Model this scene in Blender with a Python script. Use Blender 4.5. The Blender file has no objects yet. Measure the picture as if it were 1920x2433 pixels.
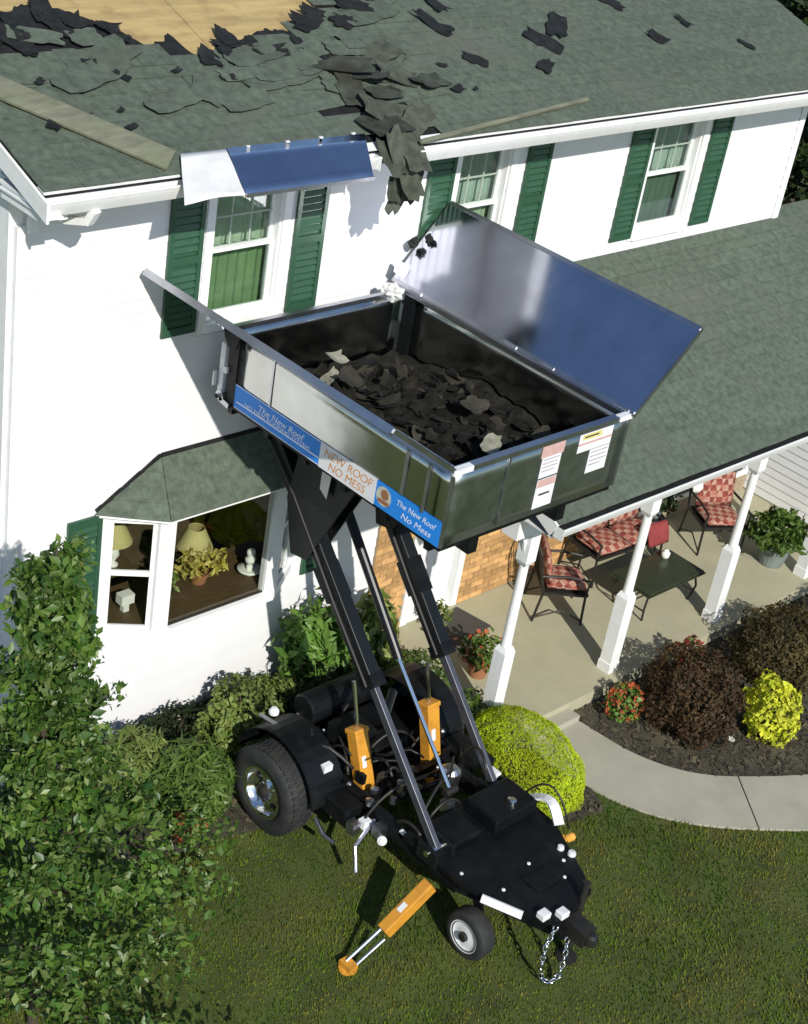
import bpy, math, random
import numpy as np
from mathutils import Vector, Matrix, noise

sc = bpy.context.scene
COL = sc.collection
R = random.Random(7)

# ------------------------------------------------------------------ camera
cam_d = bpy.data.cameras.new("camera"); cam = bpy.data.objects.new("camera", cam_d); COL.objects.link(cam)
YAW, PITCH, ROLL = 0.8378, 0.5230, 0.1782
_f = Vector((math.sin(YAW)*math.cos(PITCH), math.cos(YAW)*math.cos(PITCH), -math.sin(PITCH)))
_r = Vector((math.cos(YAW), -math.sin(YAW), 0)); _u = _r.cross(_f)
_R = _r*math.cos(ROLL) + _u*math.sin(ROLL); _U = -_r*math.sin(ROLL) + _u*math.cos(ROLL)
m = Matrix((( _R.x, _U.x, -_f.x, -6.002), (_R.y, _U.y, -_f.y, -9.800), (_R.z, _U.z, -_f.z, 10.182), (0, 0, 0, 1)))
cam.matrix_world = m
cam_d.sensor_fit = 'HORIZONTAL'; cam_d.sensor_width = 36; cam_d.lens = 70.68
cam_d.clip_start = 0.1; cam_d.clip_end = 500
sc.camera = cam

# ------------------------------------------------------------------ world, sun, exposure
SUN_EL = math.radians(33.6); SUN_ROT = math.radians(203.5)
w = bpy.data.worlds.new("World"); sc.world = w; w.use_nodes = True
sky = w.node_tree.nodes.new('ShaderNodeTexSky'); sky.sky_type = 'NISHITA'; sky.sun_disc = False
sky.sun_elevation = SUN_EL; sky.sun_rotation = SUN_ROT; sky.air_density = 1.0; sky.dust_density = 0.3; sky.ozone_density = 2.5
bg = w.node_tree.nodes['Background']; bg.inputs[1].default_value = 0.115
w.node_tree.links.new(sky.outputs[0], bg.inputs[0])
SUN_DIR = Vector((0.435, 1.0, -0.725)).normalized()
sl = bpy.data.lights.new("sun", 'SUN'); sl.energy = 4.5; sl.angle = math.radians(0.53); sl.color = (1.0, 0.955, 0.88)
so = bpy.data.objects.new("sun", sl); COL.objects.link(so); so.rotation_euler = SUN_DIR.to_track_quat('-Z', 'Y').to_euler()
so.location = (-10, -20, 20)
sc.view_settings.view_transform = 'Standard'; sc.view_settings.look = 'None'
sc.view_settings.exposure = 0.12; sc.view_settings.gamma = 1.0; sc.view_settings.use_curve_mapping = False
try: sc.cycles.max_bounces = 8; sc.cycles.transparent_max_bounces = 12
except Exception: pass

# ------------------------------------------------------------------ materials
def new_mat(name):
    mt = bpy.data.materials.new(name); mt.use_nodes = True
    nt = mt.node_tree; return mt, nt, nt.nodes['Principled BSDF']
def N(nt, typ, **kw):
    n = nt.nodes.new(typ)
    for k, v in kw.items():
        if k in n.inputs.keys(): n.inputs[k].default_value = v
        else: setattr(n, k, v)
    return n
def rgba(c): return (c[0], c[1], c[2], 1)
def ramp(nt, fac, stops):
    r = nt.nodes.new('ShaderNodeValToRGB'); e = r.color_ramp.elements
    while len(e) < len(stops): e.new(0.5)
    for i, (p, c) in enumerate(stops): e[i].position = p; e[i].color = rgba(c)
    nt.links.new(fac, r.inputs[0]); return r.outputs[0]
def coords(nt, scale=(1, 1, 1)):
    tc = nt.nodes.new('ShaderNodeTexCoord'); g = nt.nodes.new('ShaderNodeNewGeometry'); mp = nt.nodes.new('ShaderNodeMapping')
    mp.inputs['Scale'].default_value = scale; nt.links.new(g.outputs['Position'], mp.inputs[0]); return mp.outputs[0]
def pmat(name, col, rough=0.6, metal=0.0, var=0.12, nscale=6.0, bump=0.0, bscale=60.0, detail=4.0, stretch=(1, 1, 1), spec=None, rnd=0.0, island=0.0, dirt=None):
    """noise-mottled principled; rnd = brightness variation from object to object, island = from loose piece to loose piece"""
    mt, nt, b = new_mat(name)
    no = N(nt, 'ShaderNodeTexNoise', Scale=nscale, Detail=detail, Roughness=0.6); nt.links.new(coords(nt, stretch), no.inputs['Vector'])
    lo = [max(0, c*(1-var)) for c in col]; hi = [min(1, c*(1+var)) for c in col]
    c = ramp(nt, no.outputs[0], [(0.3, lo), (0.7, hi)])
    def vary(c, sock, amt):
        mr = N(nt, 'ShaderNodeMapRange'); mr.inputs['To Min'].default_value = 1-amt; mr.inputs['To Max'].default_value = 1+amt
        nt.links.new(sock, mr.inputs[0])
        mx = N(nt, 'ShaderNodeMix', data_type='RGBA', blend_type='MULTIPLY'); mx.inputs[0].default_value = 1
        nt.links.new(c, mx.inputs[6]); nt.links.new(mr.outputs[0], mx.inputs[7]); return mx.outputs[2]
    if rnd: c = vary(c, N(nt, 'ShaderNodeObjectInfo').outputs['Random'], rnd)
    if island: c = vary(c, N(nt, 'ShaderNodeNewGeometry').outputs['Random Per Island'], island)
    if dirt:
        n2 = N(nt, 'ShaderNodeTexNoise', Scale=dirt[1], Detail=5.0); nt.links.new(coords(nt), n2.inputs['Vector'])
        f = ramp(nt, n2.outputs[0], [(0.52, (0, 0, 0)), (0.72, (1, 1, 1))])
        mx = N(nt, 'ShaderNodeMix', data_type='RGBA'); mx.inputs[7].default_value = rgba(dirt[0])
        mu = N(nt, 'ShaderNodeMath', operation='MULTIPLY'); mu.inputs[1].default_value = dirt[2]
        nt.links.new(f, mu.inputs[0]); nt.links.new(mu.outputs[0], mx.inputs[0]); nt.links.new(c, mx.inputs[6]); c = mx.outputs[2]
    nt.links.new(c, b.inputs['Base Color'])
    b.inputs['Roughness'].default_value = rough; b.inputs['Metallic'].default_value = metal
    if spec is not None: b.inputs['Specular IOR Level'].default_value = spec
    if bump:
        n3 = N(nt, 'ShaderNodeTexNoise', Scale=bscale, Detail=3.0); nt.links.new(coords(nt, stretch), n3.inputs['Vector'])
        bp = N(nt, 'ShaderNodeBump', Strength=bump, Distance=0.01); nt.links.new(n3.outputs[0], bp.inputs['Height']); nt.links.new(bp.outputs[0], b.inputs['Normal'])
    return mt
def leaf_mat(name, cols, gloss=0.45, trans=0.3, spec=0.4):
    mt, nt, b = new_mat(name)
    g = N(nt, 'ShaderNodeNewGeometry')
    c = ramp(nt, g.outputs['Random Per Island'], [(i/max(1, len(cols)-1), k) for i, k in enumerate(cols)])
    no = N(nt, 'ShaderNodeTexNoise', Scale=2.2, Detail=2.0); nt.links.new(coords(nt), no.inputs['Vector'])
    v = ramp(nt, no.outputs[0], [(0.35, (0.72, 0.72, 0.72)), (0.68, (1.25, 1.25, 1.1))])
    mx = N(nt, 'ShaderNodeMix', data_type='RGBA', blend_type='MULTIPLY'); mx.inputs[0].default_value = 1
    nt.links.new(c, mx.inputs[6]); nt.links.new(v, mx.inputs[7])
    nt.links.new(mx.outputs[2], b.inputs['Base Color']); b.inputs['Roughness'].default_value = gloss; b.inputs['Specular IOR Level'].default_value = spec
    t = N(nt, 'ShaderNodeBsdfTranslucent'); nt.links.new(mx.outputs[2], t.inputs[0])
    ms = N(nt, 'ShaderNodeMixShader'); ms.inputs[0].default_value = trans
    out = nt.nodes['Material Output']; nt.links.new(b.outputs[0], ms.inputs[1]); nt.links.new(t.outputs[0], ms.inputs[2]); nt.links.new(ms.outputs[0], out.inputs[0])
    return mt
def steel_mat(name, col=(0.70, 0.70, 0.68), rough=0.13, wav=0.02, var=0.1):
    mt, nt, b = new_mat(name)
    no = N(nt, 'ShaderNodeTexNoise', Scale=3.0, Detail=3.0); nt.links.new(coords(nt), no.inputs['Vector'])
    c = ramp(nt, no.outputs[0], [(0.3, [k*(1-var) for k in col]), (0.7, [min(1, k*(1+var)) for k in col])]); nt.links.new(c, b.inputs['Base Color'])
    b.inputs['Metallic'].default_value = 1
    rr = N(nt, 'ShaderNodeMapRange'); rr.inputs['To Min'].default_value = rough*0.75; rr.inputs['To Max'].default_value = rough*1.5
    n2 = N(nt, 'ShaderNodeTexNoise', Scale=9.0, Detail=5.0); nt.links.new(coords(nt), n2.inputs['Vector']); nt.links.new(n2.outputs[0], rr.inputs[0]); nt.links.new(rr.outputs[0], b.inputs['Roughness'])
    n3 = N(nt, 'ShaderNodeTexNoise', Scale=1.6, Detail=1.0); nt.links.new(coords(nt), n3.inputs['Vector'])
    bp = N(nt, 'ShaderNodeBump', Strength=1.0, Distance=wav); nt.links.new(n3.outputs[0], bp.inputs['Height']); nt.links.new(bp.outputs[0], b.inputs['Normal'])
    return mt
def glass_mat(name, tint=(0.85, 0.9, 0.88), refl=0.08):
    mt, nt, b = new_mat(name); nt.nodes.remove(b)
    tr = N(nt, 'ShaderNodeBsdfTransparent'); tr.inputs[0].default_value = rgba(tint)
    gl = N(nt, 'ShaderNodeBsdfGlossy'); gl.inputs['Roughness'].default_value = 0.02
    lw = N(nt, 'ShaderNodeLayerWeight'); lw.inputs[0].default_value = 0.5
    pw_ = N(nt, 'ShaderNodeMath', operation='POWER'); pw_.inputs[1].default_value = 5.0; nt.links.new(lw.outputs['Facing'], pw_.inputs[0])
    fr = N(nt, 'ShaderNodeMath', operation='MULTIPLY_ADD'); fr.inputs[1].default_value = 0.96; fr.inputs[2].default_value = 0.04; nt.links.new(pw_.outputs[0], fr.inputs[0])
    ms = N(nt, 'ShaderNodeMixShader'); nt.links.new(fr.outputs[0], ms.inputs[0]); nt.links.new(tr.outputs[0], ms.inputs[1]); nt.links.new(gl.outputs[0], ms.inputs[2])
    nt.links.new(ms.outputs[0], nt.nodes['Material Output'].inputs[0]); return mt

M = {}
M['white'] = pmat('white_paint', (0.73, 0.735, 0.745), 0.5, var=0.03, nscale=1.5, rnd=0.02)
M['trim'] = pmat('white_trim', (0.80, 0.81, 0.80), 0.4, var=0.03, nscale=3, dirt=((0.55, 0.54, 0.5), 7.0, 0.25))
M['shutter'] = pmat('green_shutter_paint', (0.026, 0.080, 0.044), 0.45, var=0.1, nscale=8)
M['shingle'] = pmat('green_grey_shingle', (0.098, 0.122, 0.093), 0.9, var=0.28, nscale=14, bump=0.6, bscale=140, rnd=0.06, dirt=((0.125, 0.128, 0.105), 1.1, 0.6), spec=0.2)
M['shingle_torn'] = pmat('loosened_shingle', (0.090, 0.111, 0.085), 0.9, var=0.3, nscale=11, bump=0.6, bscale=120, rnd=0.09, dirt=((0.085, 0.09, 0.07), 2.0, 0.6), spec=0.2)
M['shingle_spill'] = pmat('dirty_sliding_shingle', (0.058, 0.066, 0.050), 0.9, var=0.4, nscale=9, bump=0.6, bscale=120, rnd=0.3, dirt=((0.03, 0.026, 0.018), 3.0, 0.7), spec=0.2)
M['shingle_back'] = pmat('black_asphalt_underside', (0.012, 0.013, 0.014), 0.75, var=0.4, nscale=12, bump=0.4, spec=0.3)
M['felt'] = pmat('black_roofing_felt', (0.013, 0.014, 0.014), 0.8, var=0.5, nscale=9, bump=0.4, bscale=40, spec=0.3)
M['ply'] = pmat('tan_roof_deck', (0.40, 0.295, 0.125), 0.75, var=0.22, nscale=3.5, stretch=(0.35, 3, 3), dirt=((0.2, 0.12, 0.05), 5.0, 0.5), bump=0.1, rnd=0.06)
M['board'] = pmat('weathered_tan_board', (0.150, 0.156, 0.105), 0.8, var=0.3, nscale=4, stretch=(1, 4, 4), dirt=((0.16, 0.18, 0.10), 3.0, 0.7))
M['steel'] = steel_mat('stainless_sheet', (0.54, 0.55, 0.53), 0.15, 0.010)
M['steel_reflect_dark'] = steel_mat('front_sheet_dark_reflection', (0.42, 0.47, 0.47), 0.30, 0.004)  # darker steel copy: the front panel's dark reflection is put into its colour
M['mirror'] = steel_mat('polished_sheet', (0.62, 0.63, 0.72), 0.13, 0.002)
M['rail'] = steel_mat('rail_aluminium', (0.5, 0.51, 0.55), 0.3, 0.001)
M['chrome'] = steel_mat('chrome', (0.85, 0.85, 0.85), 0.12, 0.0)
M['black'] = pmat('black_machine_paint', (0.005, 0.006, 0.007), 0.42, var=0.4, nscale=7, dirt=((0.016, 0.016, 0.015), 4.0, 0.5), spec=0.22)
M['boom'] = pmat('dark_boom_paint', (0.007, 0.009, 0.010), 0.36, var=0.2, nscale=5, spec=0.35)
M['boomgrey'] = pmat('grey_slide_steel', (0.11, 0.115, 0.135), 0.4, metal=0.6, var=0.2, nscale=5)
M['rubber'] = pmat('tyre_rubber', (0.016, 0.018, 0.018), 0.75, var=0.3, nscale=20, bump=0.2, dirt=((0.05, 0.045, 0.035), 6.0, 0.5))
M['orange'] = pmat('orange_yellow_paint', (0.58, 0.265, 0.028), 0.45, var=0.1, nscale=6, dirt=((0.25, 0.09, 0.02), 7.0, 0.4))
M['amber'] = pmat('amber_lens', (0.75, 0.36, 0.06), 0.2, var=0.05)
M['rim'] = pmat('white_rim_paint', (0.74, 0.75, 0.76), 0.35, var=0.05, dirt=((0.3, 0.28, 0.25), 9.0, 0.4))
M['sticker'] = pmat('white_label', (0.72, 0.72, 0.74), 0.45, var=0.03)
M['stickerred'] = pmat('pale_red_label_header', (0.55, 0.36, 0.33), 0.45, var=0.1, nscale=20)
M['stickeryel'] = pmat('yellow_label_header', (0.62, 0.56, 0.20), 0.45, var=0.15, nscale=20)
M['stickergrey'] = pmat('grey_print', (0.35, 0.35, 0.38), 0.5, var=0.2)
M['redpetalcloth'] = pmat('red_cloth', (0.22, 0.035, 0.035), 0.9, var=0.15, nscale=9)
M['ink'] = pmat('dark_print', (0.04, 0.04, 0.045), 0.5, var=0.1)
M['blue'] = pmat('blue_decal', (0.012, 0.23, 0.74), 0.55, var=0.1, nscale=3)
M['letter'] = pmat('white_lettering', (0.75, 0.80, 0.9), 0.4, var=0.02)
M['oletter'] = pmat('orange_lettering', (0.62, 0.30, 0.10), 0.4, var=0.2, nscale=16)
M['concrete'] = pmat('pale_concrete', (0.39, 0.37, 0.25), 0.85, var=0.07, nscale=2.0, bump=0.2, bscale=90, dirt=((0.34, 0.34, 0.24), 3.0, 0.6))
M['walk'] = pmat('walkway_concrete', (0.36, 0.345, 0.27), 0.85, var=0.07, nscale=2.5, bump=0.2, bscale=90, dirt=((0.28, 0.27, 0.21), 2.2, 0.6))
M['mulch'] = pmat('dark_bark_mulch', (0.045, 0.040, 0.027), 0.95, var=0.6, nscale=28, bump=1.0, bscale=45, detail=6, dirt=((0.13, 0.115, 0.06), 1.3, 0.9))
M['chip'] = pmat('bark_chips', (0.062, 0.052, 0.030), 0.9, var=0.4, nscale=10, island=0.6)
M['brick'] = pmat('tan_orange_brick', (0.50, 0.29, 0.115), 0.85, var=0.22, nscale=16, rnd=0.3, bump=0.3)
M['mortar'] = pmat('mortar', (0.30, 0.24, 0.16), 0.9, var=0.15, nscale=20)
M['darkglass'] = pmat('dark_window_glass', (0.012, 0.016, 0.013), 0.06, var=0.2, spec=0.6)
M['glass'] = glass_mat('window_glass')
M['bayglass'] = glass_mat('bay_glass', (0.93, 0.95, 0.93))
M['curtain'] = pmat('pale_green_curtain', (0.42, 0.50, 0.36), 0.9, var=0.08, nscale=5)
M['curtain2'] = pmat('mid_green_curtain', (0.17, 0.26, 0.12), 0.9, var=0.12, nscale=5)
M['sheer'] = pmat('sheer_grey_green_curtain', (0.40, 0.46, 0.40), 0.9, var=0.1, nscale=5)
M['dkcurtain'] = pmat('dim_green_blind', (0.10, 0.15, 0.11), 0.9, var=0.15, nscale=5)
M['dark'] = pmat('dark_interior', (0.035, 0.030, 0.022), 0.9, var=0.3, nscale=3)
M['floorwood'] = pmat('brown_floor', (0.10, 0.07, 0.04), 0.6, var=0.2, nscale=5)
M['shade'] = pmat('cream_lampshade', (0.40, 0.36, 0.15), 0.9, var=0.08)
M['china'] = pmat('white_china', (0.72, 0.72, 0.66), 0.35, var=0.05)
M['wood'] = pmat('varnished_wood', (0.085, 0.055, 0.025), 0.5, var=0.25, nscale=9, stretch=(1, 5, 5))
M['iron'] = pmat('black_iron', (0.016, 0.015, 0.013), 0.5, var=0.3, nscale=10, spec=0.5)
M['tabletop'] = pmat('olive_green_tabletop', (0.030, 0.040, 0.020), 0.35, var=0.2, nscale=8)
M['mat'] = pmat('dark_doormat', (0.055, 0.050, 0.042), 0.95, var=0.3, nscale=40)
M['pot'] = pmat('terracotta_pot', (0.30, 0.13, 0.06), 0.8, var=0.15)
M['greypot'] = pmat('grey_green_pot', (0.17, 0.20, 0.19), 0.7, var=0.15)
M['wrap_and_reflection'] = pmat('white_wrap_and_reflection', (0.68, 0.68, 0.66), 0.5, var=0.1, nscale=6)  # white wrapper; also the bright reflection painted on the chute end
M['paper'] = pmat('pale_scrap', (0.48, 0.48, 0.38), 0.8, var=0.2, nscale=6)
M['palescrap'] = pmat('faded_scrap', (0.20, 0.20, 0.15), 0.9, var=0.5, nscale=9)
M['scrap'] = pmat('torn_shingle_mixed', (0.015, 0.014, 0.010), 0.9, var=0.8, nscale=10, bump=0.6, bscale=80, rnd=0.45, spec=0.2)
M['scrapgrey'] = pmat('torn_shingle_grey', (0.034, 0.032, 0.024), 0.9, var=0.35, nscale=12, bump=0.6, bscale=80, rnd=0.35, spec=0.2)
M['soil'] = pmat('lawn_soil', (0.056, 0.076, 0.012), 0.95, var=0.35, nscale=2.2, detail=8, bump=0.6, bscale=80, dirt=((0.085, 0.075, 0.022), 1.0, 0.5))
def grass_mat():
    mt, nt, b = new_mat('grass_blades'); g = N(nt, 'ShaderNodeNewGeometry'); P = coords(nt)
    def cl(sc, a, c, det=3.0):
        no = N(nt, 'ShaderNodeTexNoise', Scale=sc, Detail=det); nt.links.new(P, no.inputs['Vector']); return ramp(nt, no.outputs[0], [(a, (0, 0, 0)), (c, (1, 1, 1))])
    def mix(f, a, c, typ='MIX'):
        mx = N(nt, 'ShaderNodeMix', data_type='RGBA', blend_type=typ)
        for k, v in ((0, f), (6, a), (7, c)):
            if isinstance(v, (tuple, float)): mx.inputs[k].default_value = rgba(v) if isinstance(v, tuple) else v
            else: nt.links.new(v, mx.inputs[k])
        return mx.outputs[2]
    base = ramp(nt, g.outputs['Random Per Island'], [(0, (0.060, 0.106, 0.009)), (0.5, (0.092, 0.134, 0.012)), (1, (0.072, 0.126, 0.010))])
    dry = ramp(nt, g.outputs['Random Per Island'], [(0, (0.155, 0.130, 0.030)), (1, (0.118, 0.122, 0.018))])
    dark = ramp(nt, g.outputs['Random Per Island'], [(0, (0.022, 0.062, 0.006)), (1, (0.036, 0.080, 0.008))])
    c = mix(cl(2.3, 0.40, 0.62, 5.0), base, dry); c = mix(cl(1.1, 0.48, 0.68, 6.0), c, dark)
    nt.links.new(c, b.inputs['Base Color']); b.inputs['Roughness'].default_value = 0.7; b.inputs['Specular IOR Level'].default_value = 0.05
    return mt
M['grass'] = grass_mat()
M['grass_old'] = leaf_mat('grass_blades', [(0.030, 0.060, 0.010), (0.052, 0.075, 0.014), (0.085, 0.085, 0.022), (0.035, 0.070, 0.016)], 0.55, 0.2, 0.2)
M['treeleaf'] = leaf_mat('glossy_tree_leaves', [(0.030, 0.090, 0.016), (0.075, 0.155, 0.024), (0.13, 0.21, 0.040), (0.045, 0.11, 0.024), (0.24, 0.30, 0.10)], 0.42, 0.34, 0.45)
M['limeleaf'] = leaf_mat('lime_needles', [(0.42, 0.54, 0.025), (0.52, 0.64, 0.035), (0.46, 0.58, 0.025), (0.58, 0.68, 0.06)], 0.8, 0.3, 0.02)
M['yellowleaf'] = leaf_mat('yellow_leaves', [(0.52, 0.55, 0.035), (0.66, 0.66, 0.06), (0.40, 0.48, 0.03)], 0.6, 0.25, 0.2)
M['brownleaf'] = leaf_mat('bronze_leaves', [(0.050, 0.026, 0.016), (0.075, 0.042, 0.020), (0.042, 0.036, 0.016), (0.095, 0.050, 0.024)], 0.6, 0.15, 0.2)
M['oliveleaf'] = leaf_mat('olive_bronze_leaves', [(0.060, 0.050, 0.018), (0.085, 0.062, 0.025), (0.05, 0.050, 0.016)], 0.6, 0.15, 0.2)
M['midleaf'] = leaf_mat('mid_green_leaves', [(0.06, 0.12, 0.02), (0.10, 0.17, 0.03), (0.14, 0.20, 0.05)], 0.5, 0.25, 0.3)
M['paleleaf'] = leaf_mat('pale_variegated_leaves', [(0.10, 0.16, 0.03), (0.17, 0.23, 0.055), (0.24, 0.28, 0.09), (0.07, 0.12, 0.02)], 0.5, 0.25, 0.3)
M['brightleaf'] = leaf_mat('bright_green_leaves', [(0.10, 0.22, 0.03), (0.16, 0.30, 0.05), (0.20, 0.33, 0.09)], 0.45, 0.3, 0.3)
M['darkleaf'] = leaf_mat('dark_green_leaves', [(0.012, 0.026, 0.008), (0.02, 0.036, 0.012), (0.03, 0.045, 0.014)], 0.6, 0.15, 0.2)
M['redpetal'] = leaf_mat('red_petals', [(0.40, 0.03, 0.03), (0.50, 0.07, 0.06), (0.35, 0.04, 0.07)], 0.6, 0.25, 0.2)
M['coralpetal'] = leaf_mat('coral_petals', [(0.48, 0.13, 0.05), (0.42, 0.08, 0.04), (0.55, 0.20, 0.09)], 0.6, 0.25, 0.2)
M['whitepetal'] = leaf_mat('white_petals', [(0.6, 0.6, 0.55), (0.7, 0.7, 0.66)], 0.6, 0.25, 0.2)
M['goldleaf'] = leaf_mat('golden_flowers', [(0.55, 0.45, 0.08), (0.45, 0.42, 0.10), (0.62, 0.52, 0.18)], 0.6, 0.25, 0.2)
M['bark'] = pmat('brown_bark', (0.06, 0.045, 0.03), 0.9, var=0.3, nscale=14, bump=0.6)
M['stone'] = pmat('white_stone', (0.55, 0.54, 0.50), 0.8, var=0.15, nscale=10)

def check_mat():
    """red and cream buffalo check woven into the cushion cloth"""
    mt, nt, b = new_mat('red_check_cloth')
    tc = N(nt, 'ShaderNodeTexCoord'); ck = N(nt, 'ShaderNodeTexChecker', Scale=1.0); mp = N(nt, 'ShaderNodeMapping'); mp.inputs['Scale'].default_value = (13, 13, 13); mp.inputs['Location'].default_value = (0.02, 0.03, 0.01)
    nt.links.new(tc.outputs['Object'], mp.inputs[0]); nt.links.new(mp.outputs[0], ck.inputs['Vector'])
    ck.inputs['Color1'].default_value = rgba((0.165, 0.034, 0.026)); ck.inputs['Color2'].default_value = rgba((0.40, 0.27, 0.20))
    no = N(nt, 'ShaderNodeTexNoise', Scale=14.0, Detail=3.0); nt.links.new(tc.outputs['Object'], no.inputs['Vector'])
    mx = N(nt, 'ShaderNodeMix', data_type='RGBA'); mx.inputs[0].default_value = 0.3; mx.inputs[7].default_value = rgba((0.33, 0.08, 0.05))
    nt.links.new(ck.outputs['Color'], mx.inputs[6]); f = ramp(nt, no.outputs[0], [(0.4, (0, 0, 0)), (0.65, (0.7, 0.7, 0.7))]); nt.links.new(f, mx.inputs[0])
    nt.links.new(mx.outputs[2], b.inputs['Base Color']); b.inputs['Roughness'].default_value = 0.9; return mt
M['check'] = check_mat()

# ------------------------------------------------------------------ mesh building
ORIGIN = {}
class MB:
    def __init__(s): s.v = []; s.f = []; s.mi = []; s.cur = 0; s.smooth = False
    def add(s, vs, fs, mi=None):
        o = len(s.v); s.v += [tuple(q) for q in vs]; s.f += [tuple(i+o for i in f) for f in fs]
        s.mi += [s.cur if mi is None else mi]*len(fs); return s
    def box(s, a, b, mi=None):
        x0, y0, z0 = a; x1, y1, z1 = b
        vs = [(x0,y0,z0),(x1,y0,z0),(x1,y1,z0),(x0,y1,z0),(x0,y0,z1),(x1,y0,z1),(x1,y1,z1),(x0,y1,z1)]
        return s.add(vs, [(0,3,2,1),(4,5,6,7),(0,1,5,4),(1,2,6,5),(2,3,7,6),(3,0,4,7)], mi)
    def obox(s, c, ax, ay, az, mi=None):
        """box from centre and three half-axis vectors"""
        c, ax, ay, az = map(Vector, (c, ax, ay, az))
        if ax.cross(ay).dot(az) < 0: az = -az
        vs = [c+i*ax+j*ay+k*az for k in (-1, 1) for j, i in ((-1, -1), (-1, 1), (1, 1), (1, -1))]
        return s.add(vs, [(0,3,2,1),(4,5,6,7),(0,1,5,4),(1,2,6,5),(2,3,7,6),(3,0,4,7)], mi)
    def beam(s, a, b, wx, wy, up=(0, 0, 1), mi=None):
        a, b = Vector(a), Vector(b); d = b-a; L = d.length; d.normalize(); u = Vector(up)
        sd = d.cross(u)
        if sd.length < 1e-4: sd = d.cross(Vector((1, 0, 0)))
        sd.normalize(); u = sd.cross(d)
        return s.obox((a+b)/2, d*(L/2), sd*(wx/2), u*(wy/2), mi)
    def tube(s, pts, r, n=10, cap=True, mi=None):
        pts = [Vector(q) for q in pts]; rs = r if isinstance(r, (list, tuple)) else [r]*len(pts)
        vs = []; fs = []; ref = None
        for i, q in enumerate(pts):
            d = (pts[min(i+1, len(pts)-1)]-pts[max(i-1, 0)])
            if d.length < 1e-9: d = Vector((0, 0, 1))
            d.normalize()
            if ref is None: ref = Vector((0, 0, 1)) if abs(d.z) < 0.9 else Vector((1, 0, 0))
            a = d.cross(ref)
            if a.length < 1e-5: a = d.cross(Vector((0, 1, 0)))
            a.normalize(); b = d.cross(a); ref = -b if False else ref
            for k in range(n):
                t = 2*math.pi*k/n; vs.append(q+rs[i]*(math.cos(t)*a+math.sin(t)*b))
        for i in range(len(pts)-1):
            for k in range(n):
                k2 = (k+1) % n; fs.append((i*n+k, i*n+k2, (i+1)*n+k2, (i+1)*n+k))
        if cap: fs.append(tuple(range(n))[::-1]); fs.append(tuple((len(pts)-1)*n+k for k in range(n)))
        return s.add(vs, fs, mi)
    def lathe(s, c, axis, prof, n=24, mi=None):
        """profile of (along axis, radius)"""
        c = Vector(c); ax = Vector(axis).normalized(); ref = Vector((0, 0, 1)) if abs(ax.z) < 0.9 else Vector((1, 0, 0))
        a = ax.cross(ref).normalized(); b = ax.cross(a); vs = []; fs = []
        for h, r in prof:
            for k in range(n):
                t = 2*math.pi*k/n; vs.append(c+ax*h+max(r, 1e-4)*(math.cos(t)*a+math.sin(t)*b))
        for i in range(len(prof)-1):
            for k in range(n):
                k2 = (k+1) % n; fs.append((i*n+k, i*n+k2, (i+1)*n+k2, (i+1)*n+k))
        return s.add(vs, fs, mi)
    def prism(s, poly, d, mi=None):
        """polygon (3-D points, planar) extruded along d"""
        n = len(poly); d = Vector(d); p = [Vector(q) for q in poly]
        vs = p+[q+d for q in p]; fs = [tuple(range(n)), tuple(range(2*n-1, n-1, -1))]+[((i+1) % n, i, i+n, (i+1) % n+n) for i in range(n)]
        return s.add(vs, fs, mi)
    def quadsheet(s, a, b, c, d, t=0.004, mi=None):
        a, b, c, d = map(Vector, (a, b, c, d)); nrm = (b-a).cross(d-a).normalized()*t
        return s.prism([a, b, c, d], nrm, mi)
    def mesh(s, name, mats, O=(0, 0, 0), smooth=None):
        me = bpy.data.meshes.new(name)
        me.from_pydata([(x-O[0], y-O[1], z-O[2]) for x, y, z in s.v], [], s.f)
        for mt in (mats if isinstance(mats, (list, tuple)) else [mats]): me.materials.append(mt)
        me.polygons.foreach_set('material_index', s.mi)
        if smooth or (smooth is None and s.smooth): me.polygons.foreach_set('use_smooth', [True]*len(me.polygons))
        me.validate(); me.update(); return me
    def build(s, name, mats, parent=None, O=None, smooth=None, fixn=False, bevel=0):
        if parent is not None: O = ORIGIN.get(parent.name, (0, 0, 0))
        elif O is None:
            a = np.array(s.v); O = tuple(float(q) for q in ((a.min(0)[0]+a.max(0)[0])/2, (a.min(0)[1]+a.max(0)[1])/2, a.min(0)[2]))
        me = s.mesh(name, mats, O, smooth)
        o = bpy.data.objects.new(name, me); COL.objects.link(o)
        if parent is not None: o.parent = parent
        else: o.location = O
        ORIGIN[o.name] = tuple(O)
        if bevel:
            bm = o.modifiers.new('bevel', 'BEVEL'); bm.width = bevel; bm.segments = 2; bm.limit_method = 'ANGLE'
        return o
def tag(o, label=None, cat=None, group=None, kind=None):
    if label: o['label'] = label
    if cat: o['category'] = cat
    if group: o['group'] = group
    if kind: o['kind'] = kind
    return o
def thing(name, loc, label, cat, group=None):
    o = bpy.data.objects.new(name, None); COL.objects.link(o); o.location = loc; o.empty_display_size = 0.2
    ORIGIN[o.name] = tuple(loc); return tag(o, label, cat, group)
def inst(name, me, parent, mat4):
    """piece sharing a mesh; mat4 is its world matrix"""
    o = bpy.data.objects.new(name, me); COL.objects.link(o)
    if parent is not None:
        o.parent = parent; O = ORIGIN.get(parent.name, (0, 0, 0)); mat4 = Matrix.Translation([-q for q in O]) @ mat4
    o.matrix_local = mat4; return o
def part(name, mat, parent, fn, **k):
    b = MB(); fn(b); return b.build(name, mat, parent, **k)
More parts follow.
